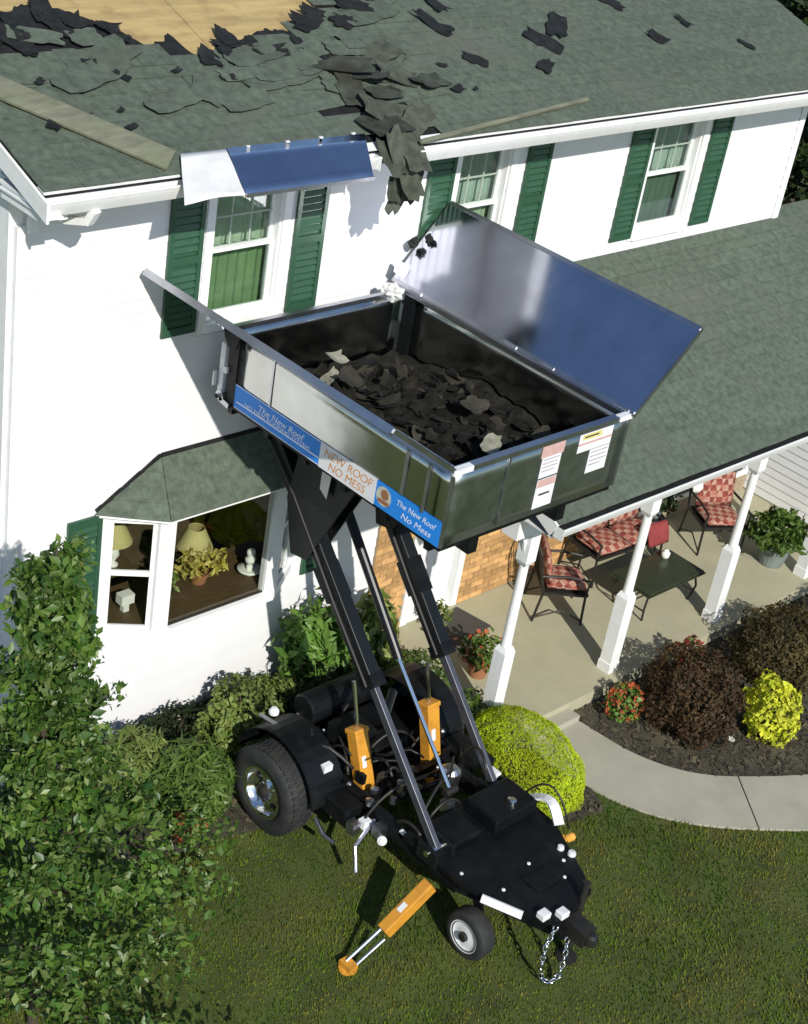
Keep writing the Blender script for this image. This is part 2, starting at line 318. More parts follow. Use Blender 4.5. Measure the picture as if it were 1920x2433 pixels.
def frame(ox, oy, oz, c):
    mt = Matrix.Identity(4)
    for i in range(3): mt[i][0] = ox[i]; mt[i][1] = oy[i]; mt[i][2] = oz[i]; mt[i][3] = c[i]
    return mt

# ------------------------------------------------------------------ ground, beds, walk
def poly_sheet(name, pts, z, mat, h=0.0, label=None):
    b = MB(); n = len(pts)
    if h: b.prism([(x, y, z-h) for x, y in pts], (0, 0, h))
    else: b.add([(x, y, z) for x, y in pts], [tuple(range(n))])
    o = b.build(name, mat, O=(0, 0, 0)); o['kind'] = 'structure'; return o
b = MB(); G = 40
b.add([(-80, -80, 0), (120, -80, 0), (120, 120, 0), (-80, 120, 0)], [(0, 1, 2, 3)])
lawn = b.build('lawn', M['soil'], O=(0, 0, 0)); lawn['kind'] = 'structure'
walk_out = [(5.00, -2.05), (4.98, -2.45), (5.06, -2.95), (5.20, -3.42), (5.45, -3.83), (5.85, -4.22), (6.54, -4.71), (7.4, -5.2), (9.0, -6.0), (14, -8.4)]
walk_in = [(5.72, -2.05), (5.80, -2.2), (5.83, -2.45), (5.90, -2.88), (6.07, -3.27), (6.34, -3.59), (6.77, -3.89), (7.28, -4.18), (8.2, -4.65), (9.5, -5.25), (14.5, -7.4)]
# walkway slabs cut at the joints
def densify(p, n):
    out = []
    P = [Vector((a[0], a[1], 0)) for a in p]
    L = [0]
    for i in range(1, len(P)): L.append(L[-1]+(P[i]-P[i-1]).length)
    for k in range(n):
        t = L[-1]*k/(n-1); i = max(j for j in range(len(L)) if L[j] <= t+1e-9); i = min(i, len(P)-2)
        f = (t-L[i])/(L[i+1]-L[i])
        p0, p1, p2, p3 = P[max(i-1, 0)], P[i], P[i+1], P[min(i+2, len(P)-1)]
        q = 0.5*((2*p1)+(-p0+p2)*f+(2*p0-5*p1+4*p2-p3)*f*f+(-p0+3*p1-3*p2+p3)*f**3)
        out.append((q.x, q.y))
    return out
NW = 160
wo, wi = densify(walk_out, NW), densify(walk_in, NW)
walkway = bpy.data.objects.new('walkway', None); COL.objects.link(walkway); walkway['kind'] = 'structure'; ORIGIN['walkway'] = (0, 0, 0)
near = lambda L, p: min(range(len(L)), key=lambda i: (L[i][0]-p[0])**2+(L[i][1]-p[1])**2)
jo = [0, near(wo, (6.10, -4.38)), near(wo, (8.6, -5.8)), NW-1]; ji = [0, near(wi, (6.59, -3.78)), near(wi, (9.2, -5.1)), NW-1]
for k in range(len(jo)-1):
    o_ = wo[jo[k]:jo[k+1]+1]; i_ = wi[ji[k]:ji[k+1]+1]
    def shrink(q0, q1, g=0.008):
        a, c = Vector((q0[0], q0[1])), Vector((q1[0], q1[1])); d = (c-a).normalized()*g; return (a.x+d.x, a.y+d.y)
    o2 = list(o_); i2 = list(i_)
    o2[0] = shrink(o_[0], o_[1]); i2[0] = shrink(i_[0], i_[1]); o2[-1] = shrink(o_[-1], o_[-2]); i2[-1] = shrink(i_[-1], i_[-2])
    pts = o2+i2[::-1]
    b = MB(); b.prism([(x, y, -0.05) for x, y in pts][::-1], (0, 0, 0.075)); b.build('concrete_slab', M['walk'], walkway)
# mulch beds
bed_in = wi[:138]
pm = [(x+0.004, y) for x, y in bed_in]+[(12.5, -5.9), (12.5, -2.0), (5.72, -2.0)]
poly_sheet('mulch_bed', pm, 0.02, M['mulch'])
poly_sheet('mulch_bed', [(-1.5, 0.2), (-1.6, -0.9), (-0.4, -1.3), (0.8, -1.45), (1.5, -1.55), (2.3, -1.75), (3.2, -1.9), (4.2, -2.5), (4.5, -3.25), (4.95, -3.3), (5.08, -3.02), (4.97, -2.4), (4.99, -2.03), (4.99, 0.2)], 0.016, M['mulch'])

def scatter_chips(name, n, zone, z, mat, size, keep=None):
    """small flat chips lying on a bed, one object"""
    b = MB()
    while n > 0:
        x = R.uniform(zone[0], zone[1]); y = R.uniform(zone[2], zone[3])
        if keep and not keep(x, y): continue
        n -= 1; a = R.uniform(0, 6.28); l = size*R.uniform(0.5, 1.6); w_ = l*R.uniform(0.25, 0.6); tz = R.uniform(-0.35, 0.35)
        ax = Vector((math.cos(a), math.sin(a), tz))*l; ay = Vector((-math.sin(a), math.cos(a), R.uniform(-0.3, 0.3)))*w_; c = Vector((x, y, z+size*0.35))
        b.add([c-ax-ay, c+ax-ay, c+ax+ay, c-ax+ay], [(0, 1, 2, 3)])
    o = b.build(name, mat, O=(0, 0, 0)); o['kind'] = 'stuff'; return o
def inside(poly):
    P = poly
    def f(x, y):
        c = False; j = len(P)-1
        for i in range(len(P)):
            if (P[i][1] > y) != (P[j][1] > y) and x < (P[j][0]-P[i][0])*(y-P[i][1])/(P[j][1]-P[i][1])+P[i][0]: c = not c
            j = i
        return c
    return f
in_bed = inside(pm); in_walk = inside(wo+wi[::-1])
tag(scatter_chips('bark_chips', 3600, (5.7, 10.5, -5.2, -2.05), 0.022, M['chip'], 0.028, in_bed), 'dark bark chips covering the flower bed beside the porch', 'bark chips')
BED2 = [(-1.5, 0.0), (-1.6, -0.9), (-0.4, -1.3), (0.8, -1.45), (1.5, -1.55), (2.3, -1.75), (3.2, -1.9), (4.2, -2.5), (4.5, -3.25), (4.95, -3.3), (5.08, -3.02), (4.97, -2.4), (4.99, -2.03), (4.99, 0.0)]
in_bed2 = inside(BED2)
tag(scatter_chips('bark_chips', 3200, (-1.5, 5, -3.3, 0), 0.018, M['chip'], 0.028, in_bed2), 'dark bark chips along the foot of the white house wall', 'bark chips')

# lawn grass: many single blades joined into one object
def grass():
    rng = np.random.default_rng(3); n = 150000
    x = rng.uniform(-2.5, 10.5, n); y = rng.uniform(-8.2, -1.0, n)
    # keep what the bed and walk leave free
    def ins(poly):
        c = np.zeros(n, bool); j = len(poly)-1
        for i in range(len(poly)):
            (xi, yi), (xj, yj) = poly[i], poly[j]
            if yi != yj: c ^= ((yi > y) != (yj > y)) & (x < (xj-xi)*(y-yi)/(yj-yi)+xi)
            j = i
        return c
    keep = ~(ins(wo+wi[::-1]) | ins(pm) | ins(BED2))
    x, y = x[keep], y[keep]; n = len(x)
    cl = np.sin(x*2.1+np.sin(y*1.7)*1.3)*np.sin(y*2.7+x*0.6)
    h = (0.018+0.018*rng.random(n))*(1+0.35*cl); a = rng.uniform(0, 6.283, n); t = rng.normal(0, 0.6, n)*h
    w_ = 0.005+0.005*rng.random(n)
    b0 = np.stack([x-np.cos(a)*w_, y-np.sin(a)*w_, np.full(n, 0.0)], 1); b1 = np.stack([x+np.cos(a)*w_, y+np.sin(a)*w_, np.full(n, 0.0)], 1)
    tp = np.stack([x-np.sin(a)*t, y+np.cos(a)*t, h], 1)
    V = np.stack([b0, b1, tp], 1).reshape(-1, 3); me = bpy.data.meshes.new('grass')
    me.vertices.add(3*n); me.vertices.foreach_set('co', V.ravel()); me.loops.add(3*n); me.loops.foreach_set('vertex_index', np.arange(3*n, dtype=np.int32))
    me.polygons.add(n); me.polygons.foreach_set('loop_start', np.arange(0, 3*n, 3, dtype=np.int32)); me.polygons.foreach_set('loop_total', np.full(n, 3, np.int32))
    me.materials.append(M['grass']); me.update(); me.validate()
    o = bpy.data.objects.new('grass', me); COL.objects.link(o); tag(o, 'short olive green lawn grass around the trailer', 'grass', kind='stuff')
grass()

# ------------------------------------------------------------------ house
house = thing('white_house', (0, 0, 0), 'white clapboard house with green shutters and a half stripped shingle roof', 'house')
TAN = 0.325; TH = math.atan(TAN); CT, ST = math.cos(TH), math.sin(TH)
EY, EZ = -0.60, 6.14
def roofz(y): return EZ+(y-EY)*TAN
XL, XR = -0.12, 10.72       # roof ends
XC = 10.57                  # right corner of the upper storey
WIN = [(1.92, 2.66), (4.79, 5.50), (7.735, 8.60)]
WZ0, WZ1 = 4.50, 5.74
BAY = (1.02, 3.31, 1.60, 2.88)
# clapboards, one object per board, cut round the openings
EXPO = 0.118
def clap(z, x0, x1):
    b = MB(); h = min(EXPO+0.012, 6.02-z)
    pts = [(x0, 0.0, z), (x0, -0.016, z), (x0, -0.006, z+h), (x0, 0.0, z+h)]
    b.prism(pts, (x1-x0, 0, 0)); return b.build('clapboard', M['white'], house)
z = 0.24
while z < 5.98:
    xr = XC if z > 4.25 else (4.52 if z < 4.25 else XC)
    iv = [(0.10, xr-0.0)]
    def sub(iv, a, c):
        out = []
        for p, q in iv:
            if c <= p or a >= q: out.append((p, q)); continue
            if a > p+0.02: out.append((p, a))
            if c < q-0.02: out.append((c, q))
        return out
    if z+EXPO > WZ0-0.09 and z < WZ1+0.08:
        for a, c in WIN: iv = sub(iv, a-0.085, c+0.085)
    if z+EXPO > BAY[2] and z < BAY[3]: iv = sub(iv, BAY[0], BAY[1])
    for p, q in iv: clap(z, p, q)
    z += EXPO
# solid wall body behind the boards, with openings
def wall_body(bm):
    y0, y1 = 0.001, 0.16
    xs = [0.0, BAY[0], BAY[1], 4.52, 12.0]
    bm.box((0.0, y0, 0), (BAY[0], y1, WZ0-0.0)); bm.box((BAY[1], y0, 0), (5.18, y1, WZ0)); bm.box((5.18, y0, 2.32), (5.92, y1, WZ0)); bm.box((5.92, y0, 0), (XC, y1, WZ0))
    bm.box((BAY[0], y0, 0), (BAY[1], y1, BAY[2])); bm.box((BAY[0], y0, BAY[3]), (BAY[1], y1, WZ0))
    px = 0.0
    for a, c in WIN: bm.box((px, y0, WZ0), (a, y1, WZ1)); px = c
    bm.box((px, y0, WZ0), (XC, y1, WZ1)); bm.box((0, y0, WZ1), (XC, y1, 6.16))
part('wall', M['white'], house, wall_body)
part('corner_board', M['trim'], house, lambda q: (q.box((-0.012, -0.024, 0.2), (0.10, -0.0005, 6.02)), q.box((-0.024, -0.024, 0.2), (-0.0125, 0.10, 6.02))))
part('corner_board', M['trim'], house, lambda q: q.box((XC-0.10, -0.026, 4.25), (XC+0.014, -0.017, 6.02)))
part('side_wall', M['white'], house, lambda q: (q.add([(0, 0.161, 0), (0, 8.0, 0), (0, 8.0, 6.4), (0, 4, 7.5), (0, 0.161, 6.28)], [(0, 4, 3, 2, 1)]), q.add([(XC, 0.161, 0), (XC, 8.0, 0), (XC, 8.0, 6.4), (XC, 4, 7.5), (XC, 0.161, 6.28)], [(0, 1, 2, 3, 4)]), q.box((0, 7.9, 0), (XC, 8, 6.4))))
z = 0.24
while z < 6.2:      # boards on the left end wall, seen as a thin strip
    b = MB(); x1 = 0.0
    b.prism([(-0.0005, 0.11, z), (-0.016, 0.11, z), (-0.006, 0.11, z+EXPO+0.012), (-0.0005, 0.11, z+EXPO+0.012)][::-1], (0, 3.0 if z < 5.9 else 2.2, 0)); b.build('clapboard', M['white'], house); z += EXPO
part('foundation', M['concrete'], house, lambda q: q.box((0.02, -0.004, -0.1), (5.0, -0.0005, 0.24)))
# eave: soffit, fascia, gutter with end cap and downspout elbow
def gz(x):   # the gutter's run is not quite level
    return 0.0+(0.035 if x < 3.2 else 0.0)*0
part('soffit', M['trim'], house, lambda q: q.box((XL, -0.575, 6.015), (XR, -0.018, 6.035)))
part('fascia', M['trim'], house, lambda q: q.box((XL+0.02, -0.598, 5.99), (XR-0.02, -0.577, 6.125)))
def gutter(q, x0, x1, yb, z1):
    pr = [(0, -0.125), (-0.06, -0.125), (-0.085, -0.08), (-0.10, -0.05), (-0.115, -0.012), (-0.115, 0.0), (-0.103, 0.0), (-0.092, -0.045), (-0.06, -0.112), (-0.008, -0.112), (-0.008, 0.0), (0, 0.0)]
    n = len(pr); vs = [(x, yb+a, z1+c) for x in (x0, x1) for a, c in pr]
    q.add(vs, [(i, (i+1) % n, (i+1) % n+n, i+n) for i in range(n)])
    for x, s in ((x0, 1), (x1, -1)): q.box((min(x, x+s*0.004), yb-0.112, z1-0.122), (max(x, x+s*0.004), yb-0.001, z1-0.003))
g1 = part('gutter', M['trim'], house, lambda q: gutter(q, XL, 3.05, -0.599, 6.10))
g2 = part('gutter', M['trim'], house, lambda q: gutter(q, 3.5, XR, -0.599, 6.105))
part('gutter_elbow', M['trim'], house, lambda q: (q.beam((0.30, -0.66, 5.975), (0.28, -0.60, 5.86), 0.075, 0.055), q.beam((0.28, -0.60, 5.875), (0.13, -0.10, 5.74), 0.075, 0.055), q.beam((0.13, -0.115, 5.76), (0.13, -0.10, 5.62), 0.075, 0.055)))
part('downspout', M['trim'], house, lambda q: q.box((0.015, -0.085, 0.25), (0.085, -0.027, 5.66)))
for xa, nm in ((XL, 'rake_board'), (XR, 'rake_board')):
    def rk(q, xa=xa):
        s = -1 if xa < 1 else 1; x0, x1 = sorted((xa, xa+s*0.022))
        q.prism([(x0, -0.71, roofz(-0.71)-0.01), (x0, 4.0, roofz(4.0)-0.01), (x0, 4.0, roofz(4.0)-0.20), (x0, -0.71, roofz(-0.71)-0.16)][::-1], (x1-x0, 0, 0))
        if s < 0: q.box((x1-0.001, -0.71, 5.97), (x1+0.12, 0.0, 5.985))
    part(nm, M['trim'], house, rk)
part('eave_return', M['trim'], house, lambda q: (q.box((-0.10, -0.575, 5.90), (0.12, -0.03, 6.012)), q.box((-0.12, -0.6, 5.985), (0.14, -0.576, 6.012))))

# roof deck, plywood sheets, felt, shingles
roof = part('roof', M['felt'], house, lambda q: (q.prism([(XL, EY-0.02, roofz(EY-0.02)-0.03), (XL, 4, roofz(4)-0.03), (XL, 4, roofz(4)), (XL, EY-0.02, roofz(EY-0.02))], (XR-XL, 0, 0)),
      q.prism([(XL, 4.001, roofz(4)-0.03), (XL, 8.6, roofz(4)-4.6*TAN-0.03), (XL, 8.6, roofz(4)-4.6*TAN), (XL, 4.001, roofz(4))], (XR-XL, 0, 0))))
UX = Vector((1, 0, 0)); UY = Vector((0, CT, ST)); UN = Vector((0, -ST, CT))
def rpt(x, y, h=0.0): return Vector((x, y, roofz(y)))+UN*h
TEAR = [(-0.12, 1.25), (0.73, 1.44), (1.08, 1.51), (1.34, 1.36), (1.44, 1.23), (1.64, 1.12), (1.74, 0.92), (2.07, 0.99), (2.10, 0.76), (2.23, 0.66), (2.40, 0.78), (2.56, 0.84), (2.8, 0.9), (3.09, 1.0), (3.47, 0.93), (3.72, 1.12), (3.62, 1.23), (4.0, 1.32), (4.27, 1.37), (4.5, 1.9), (4.7, 2.6)]
FELTLOW = [(-0.12, 0.75), (0.4, 0.86), (0.6, 0.70), (0.9, 0.9), (1.31, 0.80), (1.68, 0.66), (2.05, 0.46), (2.3, 0.50), (2.59, 0.68), (3.22, 0.80), (3.6, 0.93), (3.9, 1.02), (4.3, 1.2), (4.9, 1.5), (5.2, 2.6)]
def lin(tab, x):
    if x <= tab[0][0]: return tab[0][1]
    for (a, p), (c, q) in zip(tab, tab[1:]):
        if x <= c: return p+(q-p)*(x-a)/max(1e-6, c-a)
    return 9.0
# plywood sheets with open joints, upslope of the tear
for r_ in range(4):
    y0 = 0.5+r_*1.16
    for c_ in range(3):
        x0 = XL+0.02-(0.9 if r_ % 2 else 0)+c_*2.44; x1 = min(x0+2.432, 5.6); x0 = max(x0, XL+0.02)
        if x1-x0 < 0.2: continue
        b = MB(); p0, p1 = rpt(x0, y0, 0.002), rpt(x1, y0, 0.002); d = UY*(1.152/CT)
        b.prism([p0, p1, p1+d, p0+d], UN*0.010); b.build('plywood_sheet', M['ply'], roof)
# felt torn along its upper edge lies over the sheets
def felt(q):
    n = 260; top = []; low = []
    for i in range(n+1):
        x = XL+0.03+i*(5.0-XL)/n
        jag = 0.07*noise.noise((x*3.1, 1.7, 0))+0.06*noise.noise((x*9, 4.2, 0))+0.035*noise.noise((x*27, 8.8, 0))
        top.append((x, lin(TEAR, x)+jag)); low.append((x, -0.3))
    for i in range(n):
        up = 0.018+0.02*max(0, noise.noise((top[i][0]*5, 0, 3)))
        q.add([rpt(*low[i], 0.016), rpt(*low[i+1], 0.016), rpt(*top[i+1], up), rpt(*top[i], up)], [(0, 1, 2, 3)])
part('felt_sheet', M['felt'], roof, felt)

def shingle_mesh(nm, L=1.0, D=0.30, t=0.007):
    """three-tab strip: 1 m long, tabs cut by two slots, slightly uneven butt"""
    b = MB(); rr = random.Random(nm); tw = L/3
    for k in range(3):
        e = rr.uniform(-0.004, 0.004); x0, x1 = k*tw+0.002, (k+1)*tw-0.002
        b.box((x0, e, 0), (x1, 0.15, t))
    b.box((0.002, 0.15, 0), (L-0.002, D, t)); return b.mesh(nm, M['shingle'])
SH = [shingle_mesh('shingle_strip_%d' % k) for k in range(4)]
def lay(parent, x, y, pt, ux, uy, un, s=1.0, jit=0.0, lift=0.0, maxn=None, name='shingle'):
    a = R.gauss(0, 0.003)+R.gauss(0, 0.10)*jit; tl = 0.048+lift
    X_ = (ux*math.cos(a)+uy*math.sin(a)); Y_ = (uy*math.cos(a)-ux*math.sin(a))
    Y2 = (Y_*math.cos(tl)-un*math.sin(tl)); Z2 = X_.cross(Y2)
    c = pt(x, y, 0.014+0.016+lift*0.25)
    mt = frame(X_*s, Y2, Z2, c); return inst(name, R.choice(SH), parent, mt)
# butt edge of a tilted strip sits high, its head runs under the next course up
EX = 0.165
nsh = 0
for r_ in range(16):
    y = EY-0.03+r_*EX*CT; off = -(r_ % 2)*0.5-(R.random()*0.1)
    x = XL-0.005+off
    while x < XR:
        xa, xb = max(x, XL-0.01), min(x+1.0, XR+0.01)
        if xb-xa > 0.12:
            xm = (xa+xb)/2; fl = lin(FELTLOW, xm)
            d = fl-(y+0.12)
            if y > 1.78: pass
            elif 2.95 < xm < 3.5 and y < 0.5 and R.random() < 0.7: pass
            elif xm < 5.2 and d < R.uniform(-0.22, 0.06): pass
            else:
                jit = 0.0
                if xm < 4.6 and y > 0.0: jit = max(0.0, 1.0-max(0, d)/0.5)*0.5
                if 2.6 < xm < 4.4 and y > -0.2: jit = max(jit, 0.55)
                if jit > 0.3 and R.random() < 0.10: x += 1.0; continue
                lay(roof, xa, y, rpt, UX, UY, UN, s=(xb-xa)-0.0, jit=jit, lift=abs(R.gauss(0, 0.035))*jit); nsh += 1
        x += 1.0
# starter edge of the roof: metal drip edge
part('drip_edge', M['trim'], house, lambda q: q.prism([rpt(XL, EY-0.035, 0.002), rpt(XR, EY-0.035, 0.002), rpt(XR, EY-0.035, 0.008), rpt(XL, EY-0.035, 0.008)], UY*0.10))

# upper windows
def window(a, c, kind):
    z0, z1 = WZ0, WZ1; yg = 0.085
    f = part('window', M['trim'], house, lambda q: (
        q.box((a-0.083, -0.030, z1), (c+0.083, -0.001, z1+0.075)), q.box((a-0.083, -0.030, z0-0.085), (a, -0.001, z1-0.001)), q.box((c, -0.030, z0-0.085), (c+0.083, -0.001, z1-0.001)), q.box((a+0.0005, -0.045, z0-0.085), (c-0.0005, -0.001, z0-0.001)),
        q.box((a, -0.001, z0), (a+0.018, 0.12, z1)), q.box((c-0.018, -0.001, z0), (c, 0.12, z1)), q.box((a+0.018, -0.001, z0), (c-0.018, 0.12, z0+0.02)), q.box((a+0.018, -0.001, z1-0.02), (c-0.018, 0.12, z1))))
    zm = (z0+z1)/2-0.02; A, Cc = a+0.0185, c-0.0185
    part('sash', M['trim'], f, lambda q: (q.box((A, yg, zm), (A+0.03, yg+0.03, z1-0.021)), q.box((Cc-0.03, yg, zm), (Cc, yg+0.03, z1-0.021)), q.box((A+0.03, yg, zm), (Cc-0.03, yg+0.03, zm+0.04)), q.box((A+0.03, yg, z1-0.055), (Cc-0.03, yg+0.03, z1-0.021))))
    part('sash', M['trim'], f, lambda q: (q.box((A, yg-0.031, z0+0.021), (A+0.03, yg-0.001, zm+0.04)), q.box((Cc-0.03, yg-0.031, z0+0.021), (Cc, yg-0.001, zm+0.04)), q.box((A+0.03, yg-0.031, z0+0.021), (Cc-0.03, yg-0.001, z0+0.065)), q.box((A+0.03, yg-0.031, zm+0.005), (Cc-0.03, yg-0.001, zm+0.039))))
    part('pane', M['glass'], f, lambda q: q.box((A+0.03, yg+0.012, zm+0.04), (Cc-0.03, yg+0.017, z1-0.055)))
    part('pane', M['glass'], f, lambda q: q.box((A+0.03, yg-0.019, z0+0.065), (Cc-0.03, yg-0.014, zm+0.005)))
    # muntin bars of the upper sash
    W_ = Cc-A-0.06
    for k in (1, 2): part('muntin', M['greybar'], f, lambda q, k=k: q.box((A+0.03+W_*k/3-0.007, yg+0.0, zm+0.041), (A+0.03+W_*k/3+0.007, yg+0.011, z1-0.056)))
    zq = (zm+0.04+z1-0.055)/2
    part('muntin', M['greybar'], f, lambda q: q.box((A+0.0305, yg-0.012, zq-0.007), (Cc-0.0305, yg-0.0005, zq+0.007)))
    def curt(q, x0, x1, za, zb, yy, amp):
        n = 40; vs = []
        for i in range(n+1):
            x = x0+(x1-x0)*i/n; y = yy+amp*math.sin(i*1.25)+amp*0.5*math.sin(i*0.5)
            vs += [(x, y, za), (x, y, zb)]
        q.add(vs, [(2*i, 2*i+2, 2*i+3, 2*i+1) for i in range(n)])
    up, lo = kind
    part('curtain', M[up], f, lambda q: curt(q, a-0.05, c+0.05, zm+0.01, z1+0.05, 0.19, 0.012))
    part('curtain', M[lo], f, lambda q: curt(q, a-0.05, c+0.05, z0-0.06, zm+0.012, 0.215, 0.012))
    return f
M['greybar'] = pmat('grey_green_muntin', (0.36, 0.42, 0.36), 0.5, var=0.05)
window(*WIN[0], ('curtain', 'curtain2')); window(*WIN[1], ('sheer', 'curtain')); window(*WIN[2], ('sheer', 'dkcurtain'))
# shutters: each a frame with thirteen louvres (one mesh per shutter, louvre lines a few pixels wide)
def shutter(x0, x1, z0, z1, y=-0.018):
    def fn(q):
        t = 0.028
        q.box((x0, y-t, z0), (x0+0.045, y, z1)); q.box((x1-0.045, y-t, z0), (x1, y, z1))
        q.box((x0+0.04, y-0.006, z0+0.02), (x1-0.04, y-0.0015, z1-0.02))
        for za, zb in ((z0, z0+0.07), ((z0+z1)/2-0.035, (z0+z1)/2+0.035), (z1-0.07, z1)): q.box((x0+0.0455, y-t, za), (x1-0.0455, y-0.001, zb))
    s = part('shutter', M['shutter'], house, fn)
    n = int((z1-z0-0.2)/0.062); b = MB()
    for i in range(n):
        zc = z0+0.085+(z1-z0-0.17)*(i+0.5)/n
        if abs(zc-(z0+z1)/2) < 0.055: continue
        b.beam((x0+0.0455, y-0.016, zc), (x1-0.0455, y-0.016, zc), 0.006, 0.045, up=(0, 0.3, 1))
    b.build('louvres', M['shutter'], s)['kind'] = 'stuff'
SZ0, SZ1 = 4.456, 5.80
for x0 in (1.457, 2.801, 4.361, 5.718, 7.332, 8.74): shutter(x0, x0+0.345, SZ0, SZ1)
shutter(0.64, 0.99, 1.60, 2.86); shutter(3.46, 3.82, 1.42, 2.74)

# ------------------------------------------------------------------ bay window
bay = part('bay_window', M['trim'], house, lambda q: None or q.box((1.0, -0.0155, 2.80), (3.33, -0.0005, 2.885)))
P0, P1, P2, P3 = (1.02, -0.001), (1.49, -0.31), (2.83, -0.31), (3.31, -0.001)
ZB, ZT = 1.60, 2.80
def vpost(q, p, w_=0.05, z0=ZB, z1=ZT): q.box((p[0]-w_, p[1]-w_/2, z0), (p[0]+w_, p[1]+w_, z1))
def bayframe(q):
    d = lambda p, h: [(p[0][0], p[0][1], h)]
    def slab(z0, z1, g=0.0):
        pts = [(P0[0]-g, 0), (P0[0]-g, P0[1]-g*0.3), (P1[0]-g*0.5, P1[1]-g), (P2[0]+g*0.5, P2[1]-g), (P3[0]+g, P3[1]-g*0.3), (P3[0]+g, 0)]
        q.prism([(x, y-0.0, z0) for x, y in pts], (0, 0, z1-z0))
    slab(ZB-0.10, ZB, 0.03); slab(ZT, ZT+0.06, 0.01)
    q.box((P1[0]-0.07, P1[1]+0.002, ZB), (P1[0]+0.11, P1[1]+0.09, ZT)); q.box((P2[0]-0.09, P2[1]+0.002, ZB), (P2[0]+0.07, P2[1]+0.09, ZT))
    q.box((P0[0]-0.02, P0[1]-0.03, ZB), (P0[0]+0.05, -0.0004, ZT)); q.box((P3[0]-0.05, P3[1]-0.03, ZB), (P3[0]+0.02, -0.0004, ZT))
part('bay_frame', M['trim'], bay, bayframe)
# apron of the bay continues the white boarding down a little
part('front_pane', M['bayglass'], bay, lambda q: q.box((P1[0]+0.115, P1[1]+0.03, ZB), (P2[0]-0.095, P1[1]+0.036, ZT)))
part('front_frame', M['iron'], bay, lambda q: (q.box((P1[0]+0.1105, P1[1]+0.02, ZB+0.0005), (P2[0]-0.0905, P1[1]+0.029, ZB+0.018)), q.box((P1[0]+0.1105, P1[1]+0.02, ZT-0.018), (P2[0]-0.0905, P1[1]+0.029, ZT-0.0005))))
def facet(p, r_, flip):
    p, r_ = Vector((p[0], p[1], 0)), Vector((r_[0], r_[1], 0)); d = (r_-p); L = d.length; d.normalize(); n = Vector((d.y, -d.x, 0))
    if n.y > 0: n = -n
    def bx(q, s0, s1, z0, z1, t0, t1):
        c = p+d*((s0+s1)/2)+n*((t0+t1)/2); c.z = (z0+z1)/2
        q.obox(c, d*((s1-s0)/2), n*(abs(t1-t0)/2), Vector((0, 0, (z1-z0)/2)))
    zm = (ZB+ZT)/2+0.02; a, e = 0.055, L-0.075
    part('side_sash', M['trim'], bay, lambda q: (bx(q, a, a+0.045, ZB, ZT, -0.03, 0.0), bx(q, e-0.045, e, ZB, ZT, -0.03, 0.0), bx(q, a+0.045, e-0.045, ZB, ZB+0.05, -0.03, 0), bx(q, a+0.045, e-0.045, ZT-0.05, ZT, -0.03, 0), bx(q, a+0.045, e-0.045, zm-0.025, zm+0.025, -0.03, 0.0)))
    part('side_pane', M['bayglass'], bay, lambda q: (bx(q, a+0.045, e-0.045, ZB+0.05, zm-0.025, -0.018, -0.013), bx(q, a+0.045, e-0.045, zm+0.025, ZT-0.05, -0.018, -0.013)))
facet(P0, P1, 0); facet(P2, P3, 1)
# hipped bay roof with its own shingles, white fascia
E0, E1, E2, E3 = Vector((0.93, -0.02, 2.872)), Vector((1.44, -0.41, 2.868)), Vector((2.89, -0.41, 2.868)), Vector((3.42, -0.02, 2.872)); T0, T1 = Vector((1.58, -0.02, 3.27)), Vector((2.74, -0.02, 3.27))
br = part('bay_roof', M['felt'], bay, lambda q: (q.add([E0, E1, E2, E3, T0, T1], [(0, 1, 4), (1, 2, 5, 4), (2, 3, 5)])))
part('bay_fascia', M['trim'], bay, lambda q: [q.beam(a-Vector((0, 0, 0.018)), c-Vector((0, 0, 0.018)), 0.02, 0.028) for a, c in ((E0, E1), (E1, E2), (E2, E3))])
part('bay_flashing', M['felt'], bay, lambda q: (q.beam(T0+Vector((0, 0.0, 0.02)), T1+Vector((0, 0, 0.02)), 0.02, 0.05), q.beam(E0+Vector((-0.0, 0.0, 0.02)), T0+Vector((0, 0, 0.02)), 0.02, 0.05), q.beam(T1+Vector((0, 0.0, 0.02)), E3+Vector((0, 0, 0.02)), 0.02, 0.05)))
def bay_shingles(a, c, t0, t1, rows):
    nrm = (c-a).cross(t0-a).normalized()
    for k in range(rows):
        f0, f1 = k/rows, min(1.0, (k+1.28)/rows)
        l0, r0 = a.lerp(t0, f0), c.lerp(t1, f0); l1, r1 = a.lerp(t0, f1), c.lerp(t1, f1)
        n = max(1, round((r0-l0).length/0.33))
        for i in range(n):
            g = 0.0015/max(0.05, (r0-l0).length)
            sh = 0.5/n if k % 2 else 0.0; u0, u1 = max(0.0, i/n-sh+g), (i+1)/n-sh-g if i < n-1 else 1.0
            q0, q1, q2, q3 = l0.lerp(r0, u0), l0.lerp(r0, u1), l1.lerp(r1, u1), l1.lerp(r1, u0)
            if k == 0: q0 = q0-(q3-q0).normalized()*0.02; q1 = q1-(q2-q1).normalized()*0.02
            up = nrm*(0.012); lo = nrm*0.003
            b = MB(); b.add([q0+up, q1+up, q2+lo, q3+lo, q0+up+nrm*0.007, q1+up+nrm*0.007, q2+lo+nrm*0.007, q3+lo+nrm*0.007], [(0, 3, 2, 1), (4, 5, 6, 7), (0, 1, 5, 4), (1, 2, 6, 5), (2, 3, 7, 6), (3, 0, 4, 7)])
            b.build('shingle_tab', M['shingle'], bay)
bay_shingles(E1, E2, T0, T1, 4); bay_shingles(E0, E1, T0, T0+Vector((0.001, 0, 0)), 4); bay_shingles(E2, E3, T1-Vector((0.001, 0, 0)), T1, 4)
